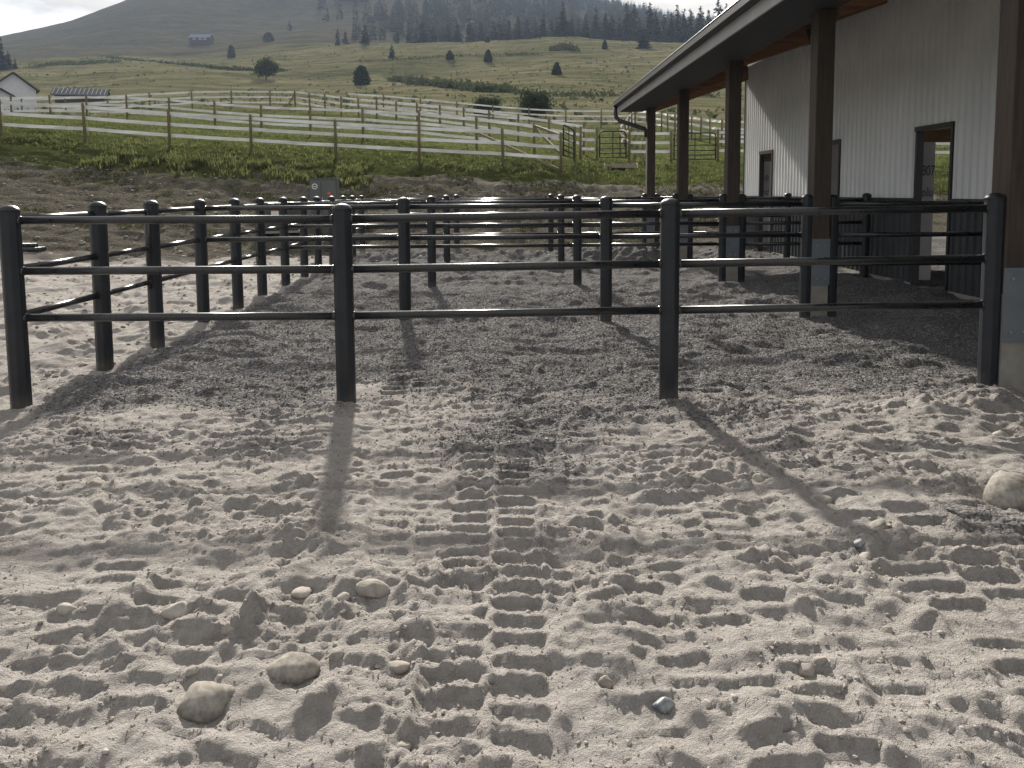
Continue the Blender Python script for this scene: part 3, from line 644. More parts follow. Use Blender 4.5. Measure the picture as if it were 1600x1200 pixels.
# ------------------------------------------------------------------ barn with porch
XW, XC, XE = 6.31, 3.825, 3.05
BY0, BY1 = 2.0, 20.62
barn = thing('barn', 'white ribbed-metal horse barn with charcoal wainscot and timber-column porch', 'barn', (0, 0, 0))
def ribbed(y0, y1, zb, z1fn, x, face=-1, rib=0.1667, d=0.030):
    """vertical ribbed sheet in the YZ plane facing -X"""
    n = max(1, round((y1-y0)/rib)); p = (y1-y0)/n; prof = []
    for i in range(n):
        a = y0+i*p
        prof += [(a, 0), (a+p*0.56, 0), (a+p*0.64, d), (a+p*0.90, d)]
    prof.append((y1, 0))
    v = []; f = []
    for (yy, dd) in prof: v += [(x+face*dd, yy, zb), (x+face*dd, yy, z1fn)]
    for i in range(len(prof)-1): f.append((2*i, 2*i+1, 2*i+3, 2*i+2))
    return v, f
doors = [(Y1+SY*k+1.34+0.0, Y1+SY*k+2.38) for k in range(1, 4)]
doors[0] = (11.05, 12.04); doors[1] = (14.75, 15.72); doors[2] = (18.45, 19.36)
DZ = 2.46; WZ = 1.42; WTOP = 4.72
edges = [BY0]; 
segs = []; y = BY0
for (a, b_) in doors: segs.append((y, a, 0)); segs.append((a, b_, 1)); y = b_
segs.append((y, BY1, 0))
for (a, b_, isd) in segs:
    n = max(1, round((b_-a)/1.0))
    for i in range(n):
        ya = a+(b_-a)*i/n+0.002; yb = a+(b_-a)*(i+1)/n-0.002
        v, f = ribbed(ya, yb, DZ+0.05 if isd else WZ+0.03, WTOP, XW); MB().add(v, f).build('wall_panel', M['white_metal'], barn)
        if not isd:
            v, f = ribbed(ya, yb, 0.152, WZ, XW-0.004); MB().add(v, f).build('wainscot_panel', M['char_metal'], barn)
ws = MB()
for (a, b_, isd) in segs:
    if not isd:
        ws.box(XW+.012, XW+.05, a+.002, b_-.002, .04, WTOP)
    else: ws.box(XW+.012, XW+.05, a+.002, b_-.002, DZ, WTOP)
ws.build('wall_framing', M['wrap'], barn)
for (a, b_, isd) in segs:
    if not isd:
        MB().box(XW-.045, XW-.002, a+.003, b_-.003, WZ, WZ+.03).build('wainscot_cap', M['trim'], barn)
        MB().box(XW-.035, XW+.010, a+.003, b_-.003, .085, .150).build('base_flashing', M['concrete'], barn)
    else:
        d = MB(); d.box(XW-.05, XW+.055, a-.002, a+.05, .04, DZ+.05); d.box(XW-.05, XW+.055, b_-.05, b_+.002, .04, DZ+.05)
        d.box(XW-.058, XW+.057, a-.02, b_+.02, DZ-.012, DZ+.062); d.build('door_frame', M['trim'], barn)
        MB().box(XW-.03, XW+.17, a+.056, b_-.056, .02, .105).build('door_sill', M['concrete'], barn)
MB().box(XW-.045, XW+.12, BY1, BY1+.05, .05, WTOP).build('corner_trim', M['trim'], barn)
MB().box(XW+.0, 17.2, BY0, BY1-.02, -.25, .045).build('floor_slab', M['concrete'], barn)
# end walls, back wall; aisle opening widened and gaps added to light the inside
def endwall(y, thick, name):
    e = MB()
    for (a, b_, z0) in [(XW+.145, 6.95, .05), (6.95, 16.4, 4.1), (16.4, 17.2, .05)]:
        e.box(a, b_, y-thick, y, z0, 4.7)
    e.add([(XW+.145, y-thick, 4.7), (17.2, y-thick, 4.7), (11.7, y-thick, 6.4), (XW+.145, y, 4.7), (17.2, y, 4.7), (11.7, y, 6.4)], [(0, 1, 2), (5, 4, 3), (0, 2, 5, 3), (2, 1, 4, 5)])
    e.build(name, M['white_metal'], barn)
endwall(BY1-.001, .1, 'end_wall'); endwall(BY0+.1, .1, 'end_wall')
bw = MB()
for k in range(5): bw.box(17.2, 17.3, BY0+k*3.72, BY0+k*3.72+1.5, 0, 4.7)
bw.box(17.2, 17.3, BY0, BY1, 3.6, 4.69); bw.build('back_wall', M['white_metal'], barn)
# wrapped wall stubs inside the doors, with their printed letters
for j, ((a, b_), w, lt) in enumerate(zip(doors, (0.36, 0.5, 0.22), (('807', 'pliu'), None, ('H9', 'old')))):
    yw = b_+0.42; x0 = XW+.06; x1 = [6.80, 7.4, 6.66][j]
    s = MB().box(x0, x1, yw, yw+.12, .05, [2.32, 3.0, 2.3][j]).build('partition_stub', M['wrap'], barn)
    if lt:
        for txt, zz, sz, sh in ((lt[0], 1.80, .23, 0), (lt[1], 1.47, .21, .35)):
            cu = bpy.data.curves.new('lettering', 'FONT'); cu.body = txt; cu.size = sz; cu.extrude = .002; cu.shear = sh; cu.align_x = 'LEFT'
            o = bpy.data.objects.new('lettering', cu); COL.objects.link(o); o.parent = s; o.location = ((x0+x1)/2+.02, yw-.004, zz); o.rotation_euler = (math.pi/2, 0, 0); bpy.context.view_layer.update(); me = bpy.data.meshes.new_from_object(o.evaluated_get(bpy.context.evaluated_depsgraph_get())); bpy.data.objects.remove(o); me.materials.clear()
            o = link('lettering', me, M['ink'], s); o.scale = (.60, 1, 1); o.location = (x0+(.225 if j == 0 else .10), yw-.004, zz); o.rotation_euler = (math.pi/2, 0, 0)
    MB().box(x0, x1+.5, yw+.002, yw+.14, [2.322, 3.002, 2.302][j], [2.62, 3.3, 2.6][j]).build('header_board', M['rafter'], barn)
# porch columns
for k in range(-1, 5):
    y = Y1+SY*k+0.02; h = 0.105
    c = MB().box(XC-h, XC+h, y-h, y+h, 0.80, 3.70, .008).build('column', M['stain'], barn)
    MB().box(XC-h+.006, XC+h-.006, y-h+.006, y+h-.006, -.25, 0.80).build('concrete_pier', M['concrete'], c)
    MB().box(XC-h-.006, XC+h+.006, y-h-.006, y-h-.001, 0.44, 1.0).build('sleeve_plate', M['galv'], c)
    for (bx, bz) in ((-.05, .92), (.05, .92), (-.05, .52), (.05, .52)):
        MB().tube([(XC+bx, y-h-.004, bz), (XC+bx, y-h-.022, bz)], .012, 8).build('bolt', M['bolt'], c)
# roof
PT = 0.33; ZE = 3.84
def rz_(x): return ZE+PT*(x-XE)
RYA, RYB = BY0-.5, BY1+.55
def slab(x0, x1, z0f, z1f, y0, y1):
    return ([(x0, y0, z0f(x0)), (x1, y0, z0f(x1)), (x1, y1, z0f(x1)), (x0, y1, z0f(x0)), (x0, y0, z1f(x0)), (x1, y0, z1f(x1)), (x1, y1, z1f(x1)), (x0, y1, z1f(x0))],
            [(0, 3, 2, 1), (4, 5, 6, 7), (0, 1, 5, 4), (1, 2, 6, 5), (2, 3, 7, 6), (3, 0, 4, 7)])
XR = 11.75
rf = MB(); v, f = slab(XE-.02, XR, lambda x: rz_(x)+.04, lambda x: rz_(x)+.10, RYA, RYB); rf.add(v, f)
mir = lambda x: rz_(2*XR-x)
v, f = slab(XR+.002, 2*XR-XE, lambda x: mir(x)+.04, lambda x: mir(x)+.10, RYA, RYB); rf.add(v, f)
rf.build('roof', M['char_metal'], barn)
v, f = slab(XC+.12, XW-.02, lambda x: rz_(x)-.02, lambda x: rz_(x)+.036, BY0, BY1+.5); MB().add(v, f).build('porch_ceiling', M['soffit'], barn)
MB().box(XE+.04, XC-.108, RYA+.01, RYB-.012, 3.67, 3.692).build('soffit', M['soffit'], barn)
MB().box(XE+.012, XE+.040, RYA, RYB-.002, 3.650, 3.90).build('fascia', M['fascia'], barn)
g = MB(); g.box(XE-.11, XE+.010, RYA, RYB+.004, 3.815, 3.825); g.box(XE-.115, XE-.10, RYA, RYB+.004, 3.82, 3.925); g.box(XE-.10, XE+.01, RYB, RYB+.006, 3.80, 3.92); g.tube([(XE-.112, RYA, 3.925), (XE-.112, RYB, 3.925)], .010, 8)
g.build('gutter', M['gutter'], barn)
dp = MB(); dp.tube([(XE-.05, RYB-.05, 3.80), (XE-.05, RYB-.05, 3.64), (XE-.03, RYB-.07, 3.52), (XE+.06, RYB-.12, 3.43), (XC-.16, Y1+SY*4+.02, 3.18), (XC-.112, Y1+SY*4+.02, 3.12), (XC-.112, Y1+SY*4+.06, 2.98)], .055, 12)
dp.build('downspout', M['trim'], barn)
MB().box(XC-.105, XC+.105, BY0+.1, RYB-.02, 3.702, 3.86).build('porch_header', M['stain'], barn)
MB().box(XE+.04, XW, RYB-.010, RYB+.0, 3.69, 3.715).build('rake_soffit', M['soffit'], barn) if False else None
for k in range(0, 5):
    y = Y1+SY*k+.02
    r = MB(); r.bar((XC+.11, y, rz_(XC+.11)-.16), (XW-.03, y, rz_(XW-.03)-.16), .09, .26); r.build('rafter', M['rafter'], barn)
    for s in (-.048, .048):
        r = MB(); L_ = XC+1.15 if k < 4 else XW-.03
        r.bar((XC+.112, y+s*1.95, rz_(XC+.11)-.38), (L_, y+s*1.95, rz_(L_)-.38), .085, .26); r.build('rafter_brace', M['rafter'], barn)
    if k < 4: MB().box(L_+.002, L_+.07, y-.10, y+.10, rz_(L_)-.52, rz_(L_)-.28).build('bracket', M['trim'], barn)
for k in range(0, 5):
    for xx in (4.5, 5.1, 5.7):
        ya = Y1+SY*(k-1)+.12; yb = Y1+SY*k-.08
        MB().bar((xx, ya, rz_(xx)-.075), (xx, yb, rz_(xx)-.075), .04, .10).build('purlin', M['stain'], barn)

# ------------------------------------------------------------------ white tape fences and green gates
def wood_post_mesh(h, r=0.055): 
    me = MB().tube([(0, 0, -.4), (0, 0, h-.02), (0, 0, h)], [r, r*.97, r*.85], 8).mesh('post'); me.materials.append(M['wood_post']); return me
WP = wood_post_mesh(1.46, .054)
def tape_fence(label, pts, zs=(1.32, .92, .52), slack=0.0):
    """pts: world (x, y) of every post"""
    P = [Vector((x, y, ground(x, y))) for (x, y) in pts]
    if len(P) > 3:
        zz = [p.z for p in P]
        for i in range(1, len(P)-1): P[i].z = .25*zz[i-1]+.5*zz[i]+.25*zz[i+1]
    t = thing('tape_fence', label, 'fence', P[0], 'white tape paddock fences'); o0 = P[0]
    for p in P:
        o = link('post', WP, None, t); o.location = p-o0; o.rotation_euler = (random.uniform(-.02, .02), random.uniform(-.02, .02), 0)
    for i in range(len(P)-1):
        d = (P[i+1]-P[i]); d.z = 0; nrm = Vector((d.y, -d.x, 0)).normalized()
        if nrm.y < 0: nrm = -nrm
        for z in zs:
            a = P[i]+nrm*.07-o0+Vector((0, 0, z)); b_ = P[i+1]+nrm*.07-o0+Vector((0, 0, z))
            v = []; n = 5
            for k in range(n):
                f = k/(n-1); c = a.lerp(b_, f)-Vector((0, 0, .012*4*f*(1-f)*random.uniform(.4, 1.2)))
                tw = nrm*.02*math.sin(f*math.pi)*random.uniform(-1, 1)
                for s in (-1, 1):
                    for q in (-.004, .004): v.append(c+Vector((0, 0, s*.062))+tw*s+nrm*q)
            fs = []
            for k in range(n-1):
                b0 = k*4; b1 = b0+4
                fs += [(b0, b1, b1+2, b0+2), (b0+1, b0+3, b1+3, b1+1), (b0+2, b1+2, b1+3, b0+3), (b0, b0+1, b1+1, b1)]
            MB().add(v, fs, False).build('tape', M['tape'], t)
    return t
def xy_line(samples):   # (px, D) -> world x,y ; the depth comes from post size and spacing
    r = []
    for (px, D) in samples:
        d = ray(px, 250); r.append((d[0]*D, D))
    return r
def inv(px, xa, Da, xb, Db): return 1/((1/Da)+((1/Db)-(1/Da))*(px-xa)/(xb-xa))
tape_fence('white tape fence along the top of the dirt bank', xy_line([(x, 30.0-(0.0 if x > 0 else .5)) for x in (-258, -127, 4, 135, 266, 393, 525, 655, 786, 877)]))
tape_fence('white tape fence slanting across the paddock behind the bank-top run', xy_line([(x, inv(x, 22, 50, 835, 33.2)) for x in (-40, 22, 83, 139, 202, 268, 338, 410, 486, 568, 655, 745, 835)]))
tape_fence('white tape fence running level past the white house below the hill', xy_line([(x, inv(x, 39, 57, 464, 62)) for x in (-95, -28, 39, 107, 173, 238, 304, 365, 425, 464)]))
tape_fence('white tape fence running from the braced corner down towards the green gates', xy_line([(x, inv(x, 464, 62, 912, 37.5)) for x in (464, 486, 510, 535, 562, 590, 620, 653, 688, 725, 765, 810, 858, 912)]))
tape_fence('white tape fence directly below the two dark shrubs', xy_line([(x, 64) for x in (544, 601, 658, 715, 771, 827, 884, 939, 992)]))
tape_fence('white tape fence running uphill from beside the gate with the trough', xy_line([(969, 38.5), (976, 44), (982, 50), (987, 56), (992, 63)]))
tape_fence('white tape fence behind the barn-end gates, running towards the barn', xy_line([(x, inv(x, 992, 63, 1127, 44)) for x in (992, 1016, 1033, 1043, 1054, 1066, 1080, 1094, 1109, 1127)]+[(x, 43.5) for x in (1215, 1305, 1395, 1485, 1575)]))
tape_fence('short white tape panel between the edge-on gate and the trough gate', xy_line([(907, 34.2), (933, 35.4)]))
tape_fence('white tape panel between the trough gate and the wide gate', xy_line([(983, 35.8), (1049, 35.6)]))
tape_fence('white tape fence running behind the barn from the wide gate', xy_line([(x, 35.6) for x in (1122, 1230, 1340, 1450, 1560, 1670)]))
# corner bracing timbers: parts of no one tape run, so things of their own
def timber(label, a, b, w=.09):
    a = Vector(a); b = Vector(b); o = MB().bar((0, 0, 0), b-a, w, w).build('brace_timber', M['wood_post']); o.location = a; tag(o, label, 'timber')
def gp(px, D, z): d = ray(px, 250); x = d[0]*D; return Vector((x, D, ground(x, D)+z))
timber('long diagonal brace timber behind the bank-top fence corner', gp(745, 32.2, 1.0), gp(872, 30.15, .12))
timber('upper diagonal brace timber at the bank-top fence corner', gp(835, 33.1, 1.25), gp(874, 30.3, .72))
timber('level top timber joining the bank-top corner post to the slanting fence', gp(835, 33.1, 1.34), gp(877, 30.1, 1.36))
timber('diagonal brace timber beside the gate with the trough', gp(986, 36.0, .85), gp(1008, 36.0, .05))
timber('short diagonal brace timber behind the gate with the trough', gp(969, 38.3, 1.2), gp(982, 36.1, .9))
timber('level top timber behind the gate with the trough', gp(969, 38.3, 1.3), gp(983, 36.0, 1.32))
timber('dark leaning brace timber at the far braced corner below the hill', gp(450, 61.9, .1), gp(464, 61.9, 1.2))
def pipe_gate(label, pa, pb, h=1.18):
    a = Vector((pa.x, pa.y, 0)); b = Vector((pb.x, pb.y, 0)); w = (b-a).length; z0 = max(pa.z, pb.z)+.12
    t = thing('pipe_gate', label, 'gate', (pa.x, pa.y, z0), 'green paddock gates'); t.rotation_euler = (0, 0, math.atan2(b.y-a.y, b.x-a.x))
    r = .030; c = .14
    loop = [(.06, 0, 0), (.06, 0, h-c), (.06+c*.3, 0, h-c*.3), (.06+c, 0, h), (w-.06-c, 0, h), (w-.06-c*.3, 0, h-c*.3), (w-.06, 0, h-c), (w-.06, 0, 0)]
    MB().tube(loop, r, 8).build('gate_frame', M['gate'], t)
    for f in (0, .16, .33, .53, .76): MB().tube([(.06, 0, h*f+.02), (w-.06, 0, h*f+.02)], r*.8, 8).build('gate_rail', M['gate'], t)
    MB().bar((w/2, 0, 0), (w/2, 0, h), .035, .03, up=(0, 1, 0)).build('gate_upright', M['gate'], t)
    MB().box(0, .06, -.02, .02, h*.75, h*.8).build('hinge', M['gate'], t); MB().box(w-.06, w, -.02, .02, h*.5, h*.55).build('latch', M['gate'], t)
pipe_gate('dark green pipe gate standing edge-on beside the bank-top fence corner', gp(880, 30.4, 0), gp(897, 33.4, 0))
o = link('gate_post', WP, None); o.location = gp(898, 33.5, 0); tag(o, 'single wooden post where the edge-on green gate closes', 'post')
pipe_gate('dark green pipe gate with the wooden trough lying in front', gp(935, 35.5, 0), gp(980, 35.8, 0))
pipe_gate('wide dark green pipe gate framed by the porch columns', gp(1051, 35.6, 0), gp(1120, 35.6, 0))
# old trough on the grass
p = gp(970, 32.8, 0); tr = thing('wooden_trough', 'long weathered wooden trough lying on the grass before a gate', 'trough', p, rz=-.10)
MB().box(-.62, .62, -.14, .14, .0, .03).build('bottom_board', M['old_wood'], tr); MB().box(-.65, .65, -.17, -.142, .0, .17).build('side_board', M['old_wood'], tr); MB().box(-.65, .65, .142, .17, .0, .17).build('side_board', M['old_wood'], tr)
MB().box(-.68, -.652, -.17, .17, .0, .2).build('end_board', M['tape'], tr); MB().box(.652, .68, -.17, .17, .0, .2).build('end_board', M['tape'], tr)

# ------------------------------------------------------------------ utility boxes behind the pens
p = at(508, 330, 23.5); zg = ground(p.x, p.y)-.03; ztop = at(508, 279, 23.5).z; hh = ztop-zg
cb = thing('electrical_cabinet', 'tall grey two-door electrical cabinet with a round white sticker', 'cabinet', (p.x, p.y, zg), rz=.02)
MB().box(-.39, .39, -.22, .22, 0, hh-.03, .012).build('body', M['cabinet'], cb); MB().box(-.405, .405, -.24, .235, hh-.029, hh, .006).build('lid', M['cabinet'], cb)
for (a, b_) in ((-.375, -.06), (-.05, .375)):
    d = MB().box(a, b_, -.236, -.222, .12, hh-.06, .004).build('door', M['cabinet'], cb)
    if a > -.1: MB().box(a+.02, a+.045, -.25, -.238, hh*.48, hh*.54).build('handle', M['bolt'], d)
st = MB().tube([(-.235, -.237, hh-.23), (-.235, -.240, hh-.23)], .085, 20).build('sticker', M['sticker'], cb)
MB().tube([(-.235, -.2405, hh-.23), (-.235, -.2425, hh-.23)], .06, 20).build('sticker_emblem', M['cabinet'], st); MB().box(-.275, -.195, -.2445, -.243, hh-.245, hh-.22).build('sticker_print', M['sticker'], st)
MB().box(.13, .22, -.240, -.237, hh-.47, hh-.39).build('warning_sticker', M['redstk'], cb)
p = at(438, 375, 22.0); zg = ground(p.x, p.y)-.04
tf = thing('transformer', 'low dark green pad transformer with hazard labels behind the pens', 'transformer', (p.x, p.y, zg), rz=.55)
MB().box(-.55, .55, -.42, .48, 0, .06).build('pad', M['concrete'], tf); MB().box(-.44, .44, -.34, .42, .062, .78, .02).build('body', M['transformer'], tf); MB().box(-.46, .46, -.37, .44, .782, .84, .015).build('lid', M['transformer'], tf)
dd = MB().box(-.42, .42, -.356, -.342, .10, .76, .005).build('door', M['transformer'], tf); MB().box(.34, .37, -.37, -.357, .40, .50).build('handle', M['bolt'], dd)
MB().box(-.33, .05, -.361, -.358, .44, .60).build('label_plate', M['sticker'], tf); MB().box(-.33, .05, -.361, -.358, .605, .66).build('label_band', M['redstk'], tf)
MB().box(.442, .446, -.05, .22, .35, .56).build('label_plate', M['sticker'], tf); MB().box(.447, .449, .0, .17, .38, .53).build('hazard_mark', M['redstk'], tf)

# ------------------------------------------------------------------ stones
def stone_mesh(seed, w, ar, angular):
    rs = np.random.RandomState(seed); v = []; f = []; nu, nv = 16, 9
    for j in range(nv+1):
        ph = math.pi*j/nv
        for i in range(nu):
            a = 2*math.pi*i/nu; v.append((math.sin(ph)*math.cos(a), math.sin(ph)*math.sin(a), math.cos(ph)))
    v = np.array(v); n = np.ones(len(v))
    for _ in range(8 if angular else 5):
        d = rs.normal(size=3); d /= np.linalg.norm(d); s = rs.uniform(.5, .82); k = v@d
        v = v-np.maximum(0, k-s)[:, None]*d[None]*(0.72 if angular else .5)
    n *= 1+.09*noise(v[:, 0]*2.3-seed, v[:, 1]*2.3+v[:, 2]*2, seed+5)*angular+.10*noise(v[:, 0]*1.3+seed, v[:, 1]*1.3+v[:, 2], seed)+.04*noise(v[:, 0]*4+seed, v[:, 1]*4+v[:, 2]*3, seed+1)
    el = rs.uniform(.7, .95); v = v*n[:, None]*np.array([w/2, w/2*el, w*ar/2])
    for j in range(nv):
        for i in range(nu): k = (i+1) % nu; f.append((j*nu+i, (j+1)*nu+i, (j+1)*nu+k, j*nu+k))
    mb = MB(); mb.add([tuple(p) for p in v], f, True); me = mb.mesh('stone'); return me
for i, (x, y, w, ar, mt, lb) in enumerate(STN):
    me = stone_mesh(300+i, w, ar*1.1, i not in (0, 1, 3, 4))
    nm = 'earth_clod' if mt == 'clod' else 'stone'
    o = link(nm, me, M[mt]); o.location = (x, y, ground(x, y)+w*ar*(.22 if i in (0, 2) else .03)); o.rotation_euler = (random.uniform(-.15, .15), random.uniform(-.2, .2), random.uniform(0, 1) if i else .15)
    tag(o, lb, 'clod' if mt == 'clod' else 'stone')
# gravel chips and crumbs nobody could count
def scatter(name, n, fn, smin, smax, mat, flat=.75, kind='stuff'):
    pts = fn(n); n = len(pts)
    base = np.array([(1, 0, 0), (-1, 0, 0), (0, 1, 0), (0, -1, 0), (0, 0, 1), (0, 0, -1)], float)
    tri = np.array([(0, 2, 4), (2, 1, 4), (1, 3, 4), (3, 0, 4), (2, 0, 5), (1, 2, 5), (3, 1, 5), (0, 3, 5)])
    if smax > .0145:
        g_ = 1.618; base = np.array([(-1, g_, 0), (1, g_, 0), (-1, -g_, 0), (1, -g_, 0), (0, -1, g_), (0, 1, g_), (0, -1, -g_), (0, 1, -g_), (g_, 0, -1), (g_, 0, 1), (-g_, 0, -1), (-g_, 0, 1)])/1.9
        tri = np.array([(0, 11, 5), (0, 5, 1), (0, 1, 7), (0, 7, 10), (0, 10, 11), (1, 5, 9), (5, 11, 4), (11, 10, 2), (10, 7, 6), (7, 1, 8), (3, 9, 4), (3, 4, 2), (3, 2, 6), (3, 6, 8), (3, 8, 9), (4, 9, 5), (2, 4, 11), (6, 2, 10), (8, 6, 7), (9, 8, 1)])
    nb = len(base)
    s = RNG.uniform(smin, smax, n)*RNG.uniform(.6, 1.0, n); rot = RNG.uniform(0, 6.28, n)
    jit = RNG.uniform(.65, 1.2, (n, nb, 1)); b_ = base[None]*jit+RNG.uniform(-.2, .2, (n, nb, 3)); b_[:, :, 2] *= flat
    c, sn = np.cos(rot)[:, None], np.sin(rot)[:, None]
    V = np.stack([b_[:, :, 0]*c-b_[:, :, 1]*sn, b_[:, :, 0]*sn+b_[:, :, 1]*c, b_[:, :, 2]], -1)*s[:, None, None]
    z = gz(pts[:, 0], pts[:, 1])+s*flat*(.25 if smax < .0145 else .08)
    V = V+np.stack([pts[:, 0], pts[:, 1], z], -1)[:, None]
    T = (tri[None]+(np.arange(n)*nb)[:, None, None]).reshape(-1, 3)
    o = link(name, np_mesh(name, V.reshape(-1, 3), tris=T, smooth=(nb > 6 and mat is not M['clod'])), mat); tag(o, kind=kind); return o
def gr_at(x, y):
    i = np.clip(np.searchsorted(GXS, x), 0, len(GXS)-1); j = np.clip(np.searchsorted(GYS, y), 0, len(GYS)-1); return GGR[j, i]
def pick_gravel(n):
    y = 4.4+RNG.uniform(0, 1, n*4)**1.3*8; x = RNG.uniform(-4, 6, n*4); k = (np.abs(x) < .66*y+.5) & (RNG.uniform(0, 1, n*4) < gr_at(x, y)**1.5); return np.stack([x, y], 1)[k][:n]
o = scatter('gravel_chips', 42000, pick_gravel, .006, .014, M['gravel']); tag(o, 'loose grey crushed gravel chips spread over the pens', 'gravel')
def pick_sand(n):
    y = 1.6+RNG.uniform(0, 1, n)**1.2*5; x = RNG.uniform(-1, 1, n)*(.68*y+.2); k = RNG.uniform(0, 1, n) < .45+.5*noise(x*2.1, y*2.1, 404); return np.stack([x, y], 1)[k]
o = scatter('sand_crumbs', 16000, pick_sand, .002, .0075, M['clod']); tag(o, 'tiny crumbs of dried sandy soil strewn over the tracks', 'soil crumbs')
def pick_clods(n):
    y = 1.7+RNG.uniform(0, 1, n)*5; x = RNG.uniform(-1, 1, n)*(.68*y+.2); k = RNG.uniform(0, 1, n) < .2+1.1*noise(x*1.6, y*1.6, 505); return np.stack([x, y], 1)[k]
o = scatter('loose_clods', 8000, pick_clods, .004, .0150, M['clod'], .7); tag(o, 'loose broken clods of dried soil along the tracks', 'soil clods')
def pick_peb(n):
    y = 1.8+RNG.uniform(0, 1, n)*14; x = RNG.uniform(-1, 1, n)*(.68*y+.2); return np.stack([x, y], 1)
o = scatter('pebbles', 450, pick_peb, .005, .018, M['pale_stone'], .6); tag(o, 'small pale pebbles strewn over sand and gravel', 'pebbles')
def pick_bank(n):
    y = RNG.uniform(17, 27, n); x = RNG.uniform(-.68, .5, n)*y; return np.stack([x, y], 1)
o = scatter('bank_stones', 1500, pick_bank, .02, .09, M['stone'], .55); tag(o, 'loose stones strewn over the dirt bank', 'stones')
def pick_left(n):
    y = RNG.uniform(6, 18, n); x = RNG.uniform(-14, -3.7, n); k = x > -.68*y-.5; return np.stack([x, y], 1)[k]
o = scatter('sand_stones', 2600, pick_left, .01, .045, M['stone'], .55); tag(o, 'loose stones and lumps on the sand left of the pens', 'stones')

# ------------------------------------------------------------------ grass
def tufts(name, pts, hmin, hmax, mat, label, blades=5, w=.016):
    n = len(pts); z = np.where((np.abs(pts[:, 0]) < 43) & (pts[:, 1] < 31), gz(pts[:, 0], pts[:, 1]), base_z(pts[:, 0], pts[:, 1]))-.02
    B = blades; h = RNG.uniform(hmin, hmax, (n, 1))*RNG.uniform(.6, 1, (n, B)); a = RNG.uniform(0, 6.28, (n, B)); ln = h*RNG.uniform(.1, .6, (n, B))
    ox = RNG.normal(0, .05, (n, B)); oy = RNG.normal(0, .05, (n, B)); ww = w*(1+h*3)
    cx = pts[:, :1]+ox; cy = pts[:, 1:]+oy; zz = z[:, None]*np.ones((1, B))
    pa = a+1.57
    v0 = np.stack([cx-np.cos(pa)*ww, cy-np.sin(pa)*ww, zz], -1); v1 = np.stack([cx+np.cos(pa)*ww, cy+np.sin(pa)*ww, zz], -1)
    v2 = np.stack([cx+np.cos(a)*ln, cy+np.sin(a)*ln, zz+h], -1)
    V = np.stack([v0, v1, v2], 2).reshape(-1, 3); T = np.arange(len(V)).reshape(-1, 3)
    o = link(name, np_mesh(name, V, tris=T, smooth=False), mat); tag(o, label, 'grass', kind='stuff')
def pick_pasture(n):
    D = 27.5+RNG.uniform(0, 1, n)**1.5*38; x = RNG.uniform(-.68, .70, n)*D; k = (D > 28.8+1.2*noise(x*.3, D*.3, 5)-.012*x) & (RNG.uniform(0, 1, n) < .55+.6*noise(x*.5, D*.5, 15)); k &= ~((x > 3.5) & (D < 22)); return np.stack([x, D], 1)[k]
tufts('pasture_grass', pick_pasture(42000), .06, .20, M['grassblade'], 'short green pasture grass between the white tape fences')
def pick_weeds(n):
    y = RNG.uniform(20.5, 30, n); x = RNG.uniform(-.68, .62, n)*y; nz = noise(x*.35+3, y*.5, 25)+.5*noise(x*1.1, y*1.1, 26); thr = .42-.03*(y-20.5)
    k = nz > thr; k &= ~((x > 5.8) & (y < 21.5)); return np.stack([x, y], 1)[k]
tufts('bank_weeds', pick_weeds(36000), .03, .11, M['weedblade'], 'straggling weeds growing over the dirt bank')
def pick_clump(n):
    y = RNG.normal(27.6, .5, n); x = RNG.uniform(-14.0, -4.5, n); k = noise(x*.8, y*.8, 44) > -.1; return np.stack([x, y], 1)[k]
tufts('bank_grass', pick_clump(5000), .12, .34, M['grassblade'], 'lush green grass clumps on top of the dirt bank')

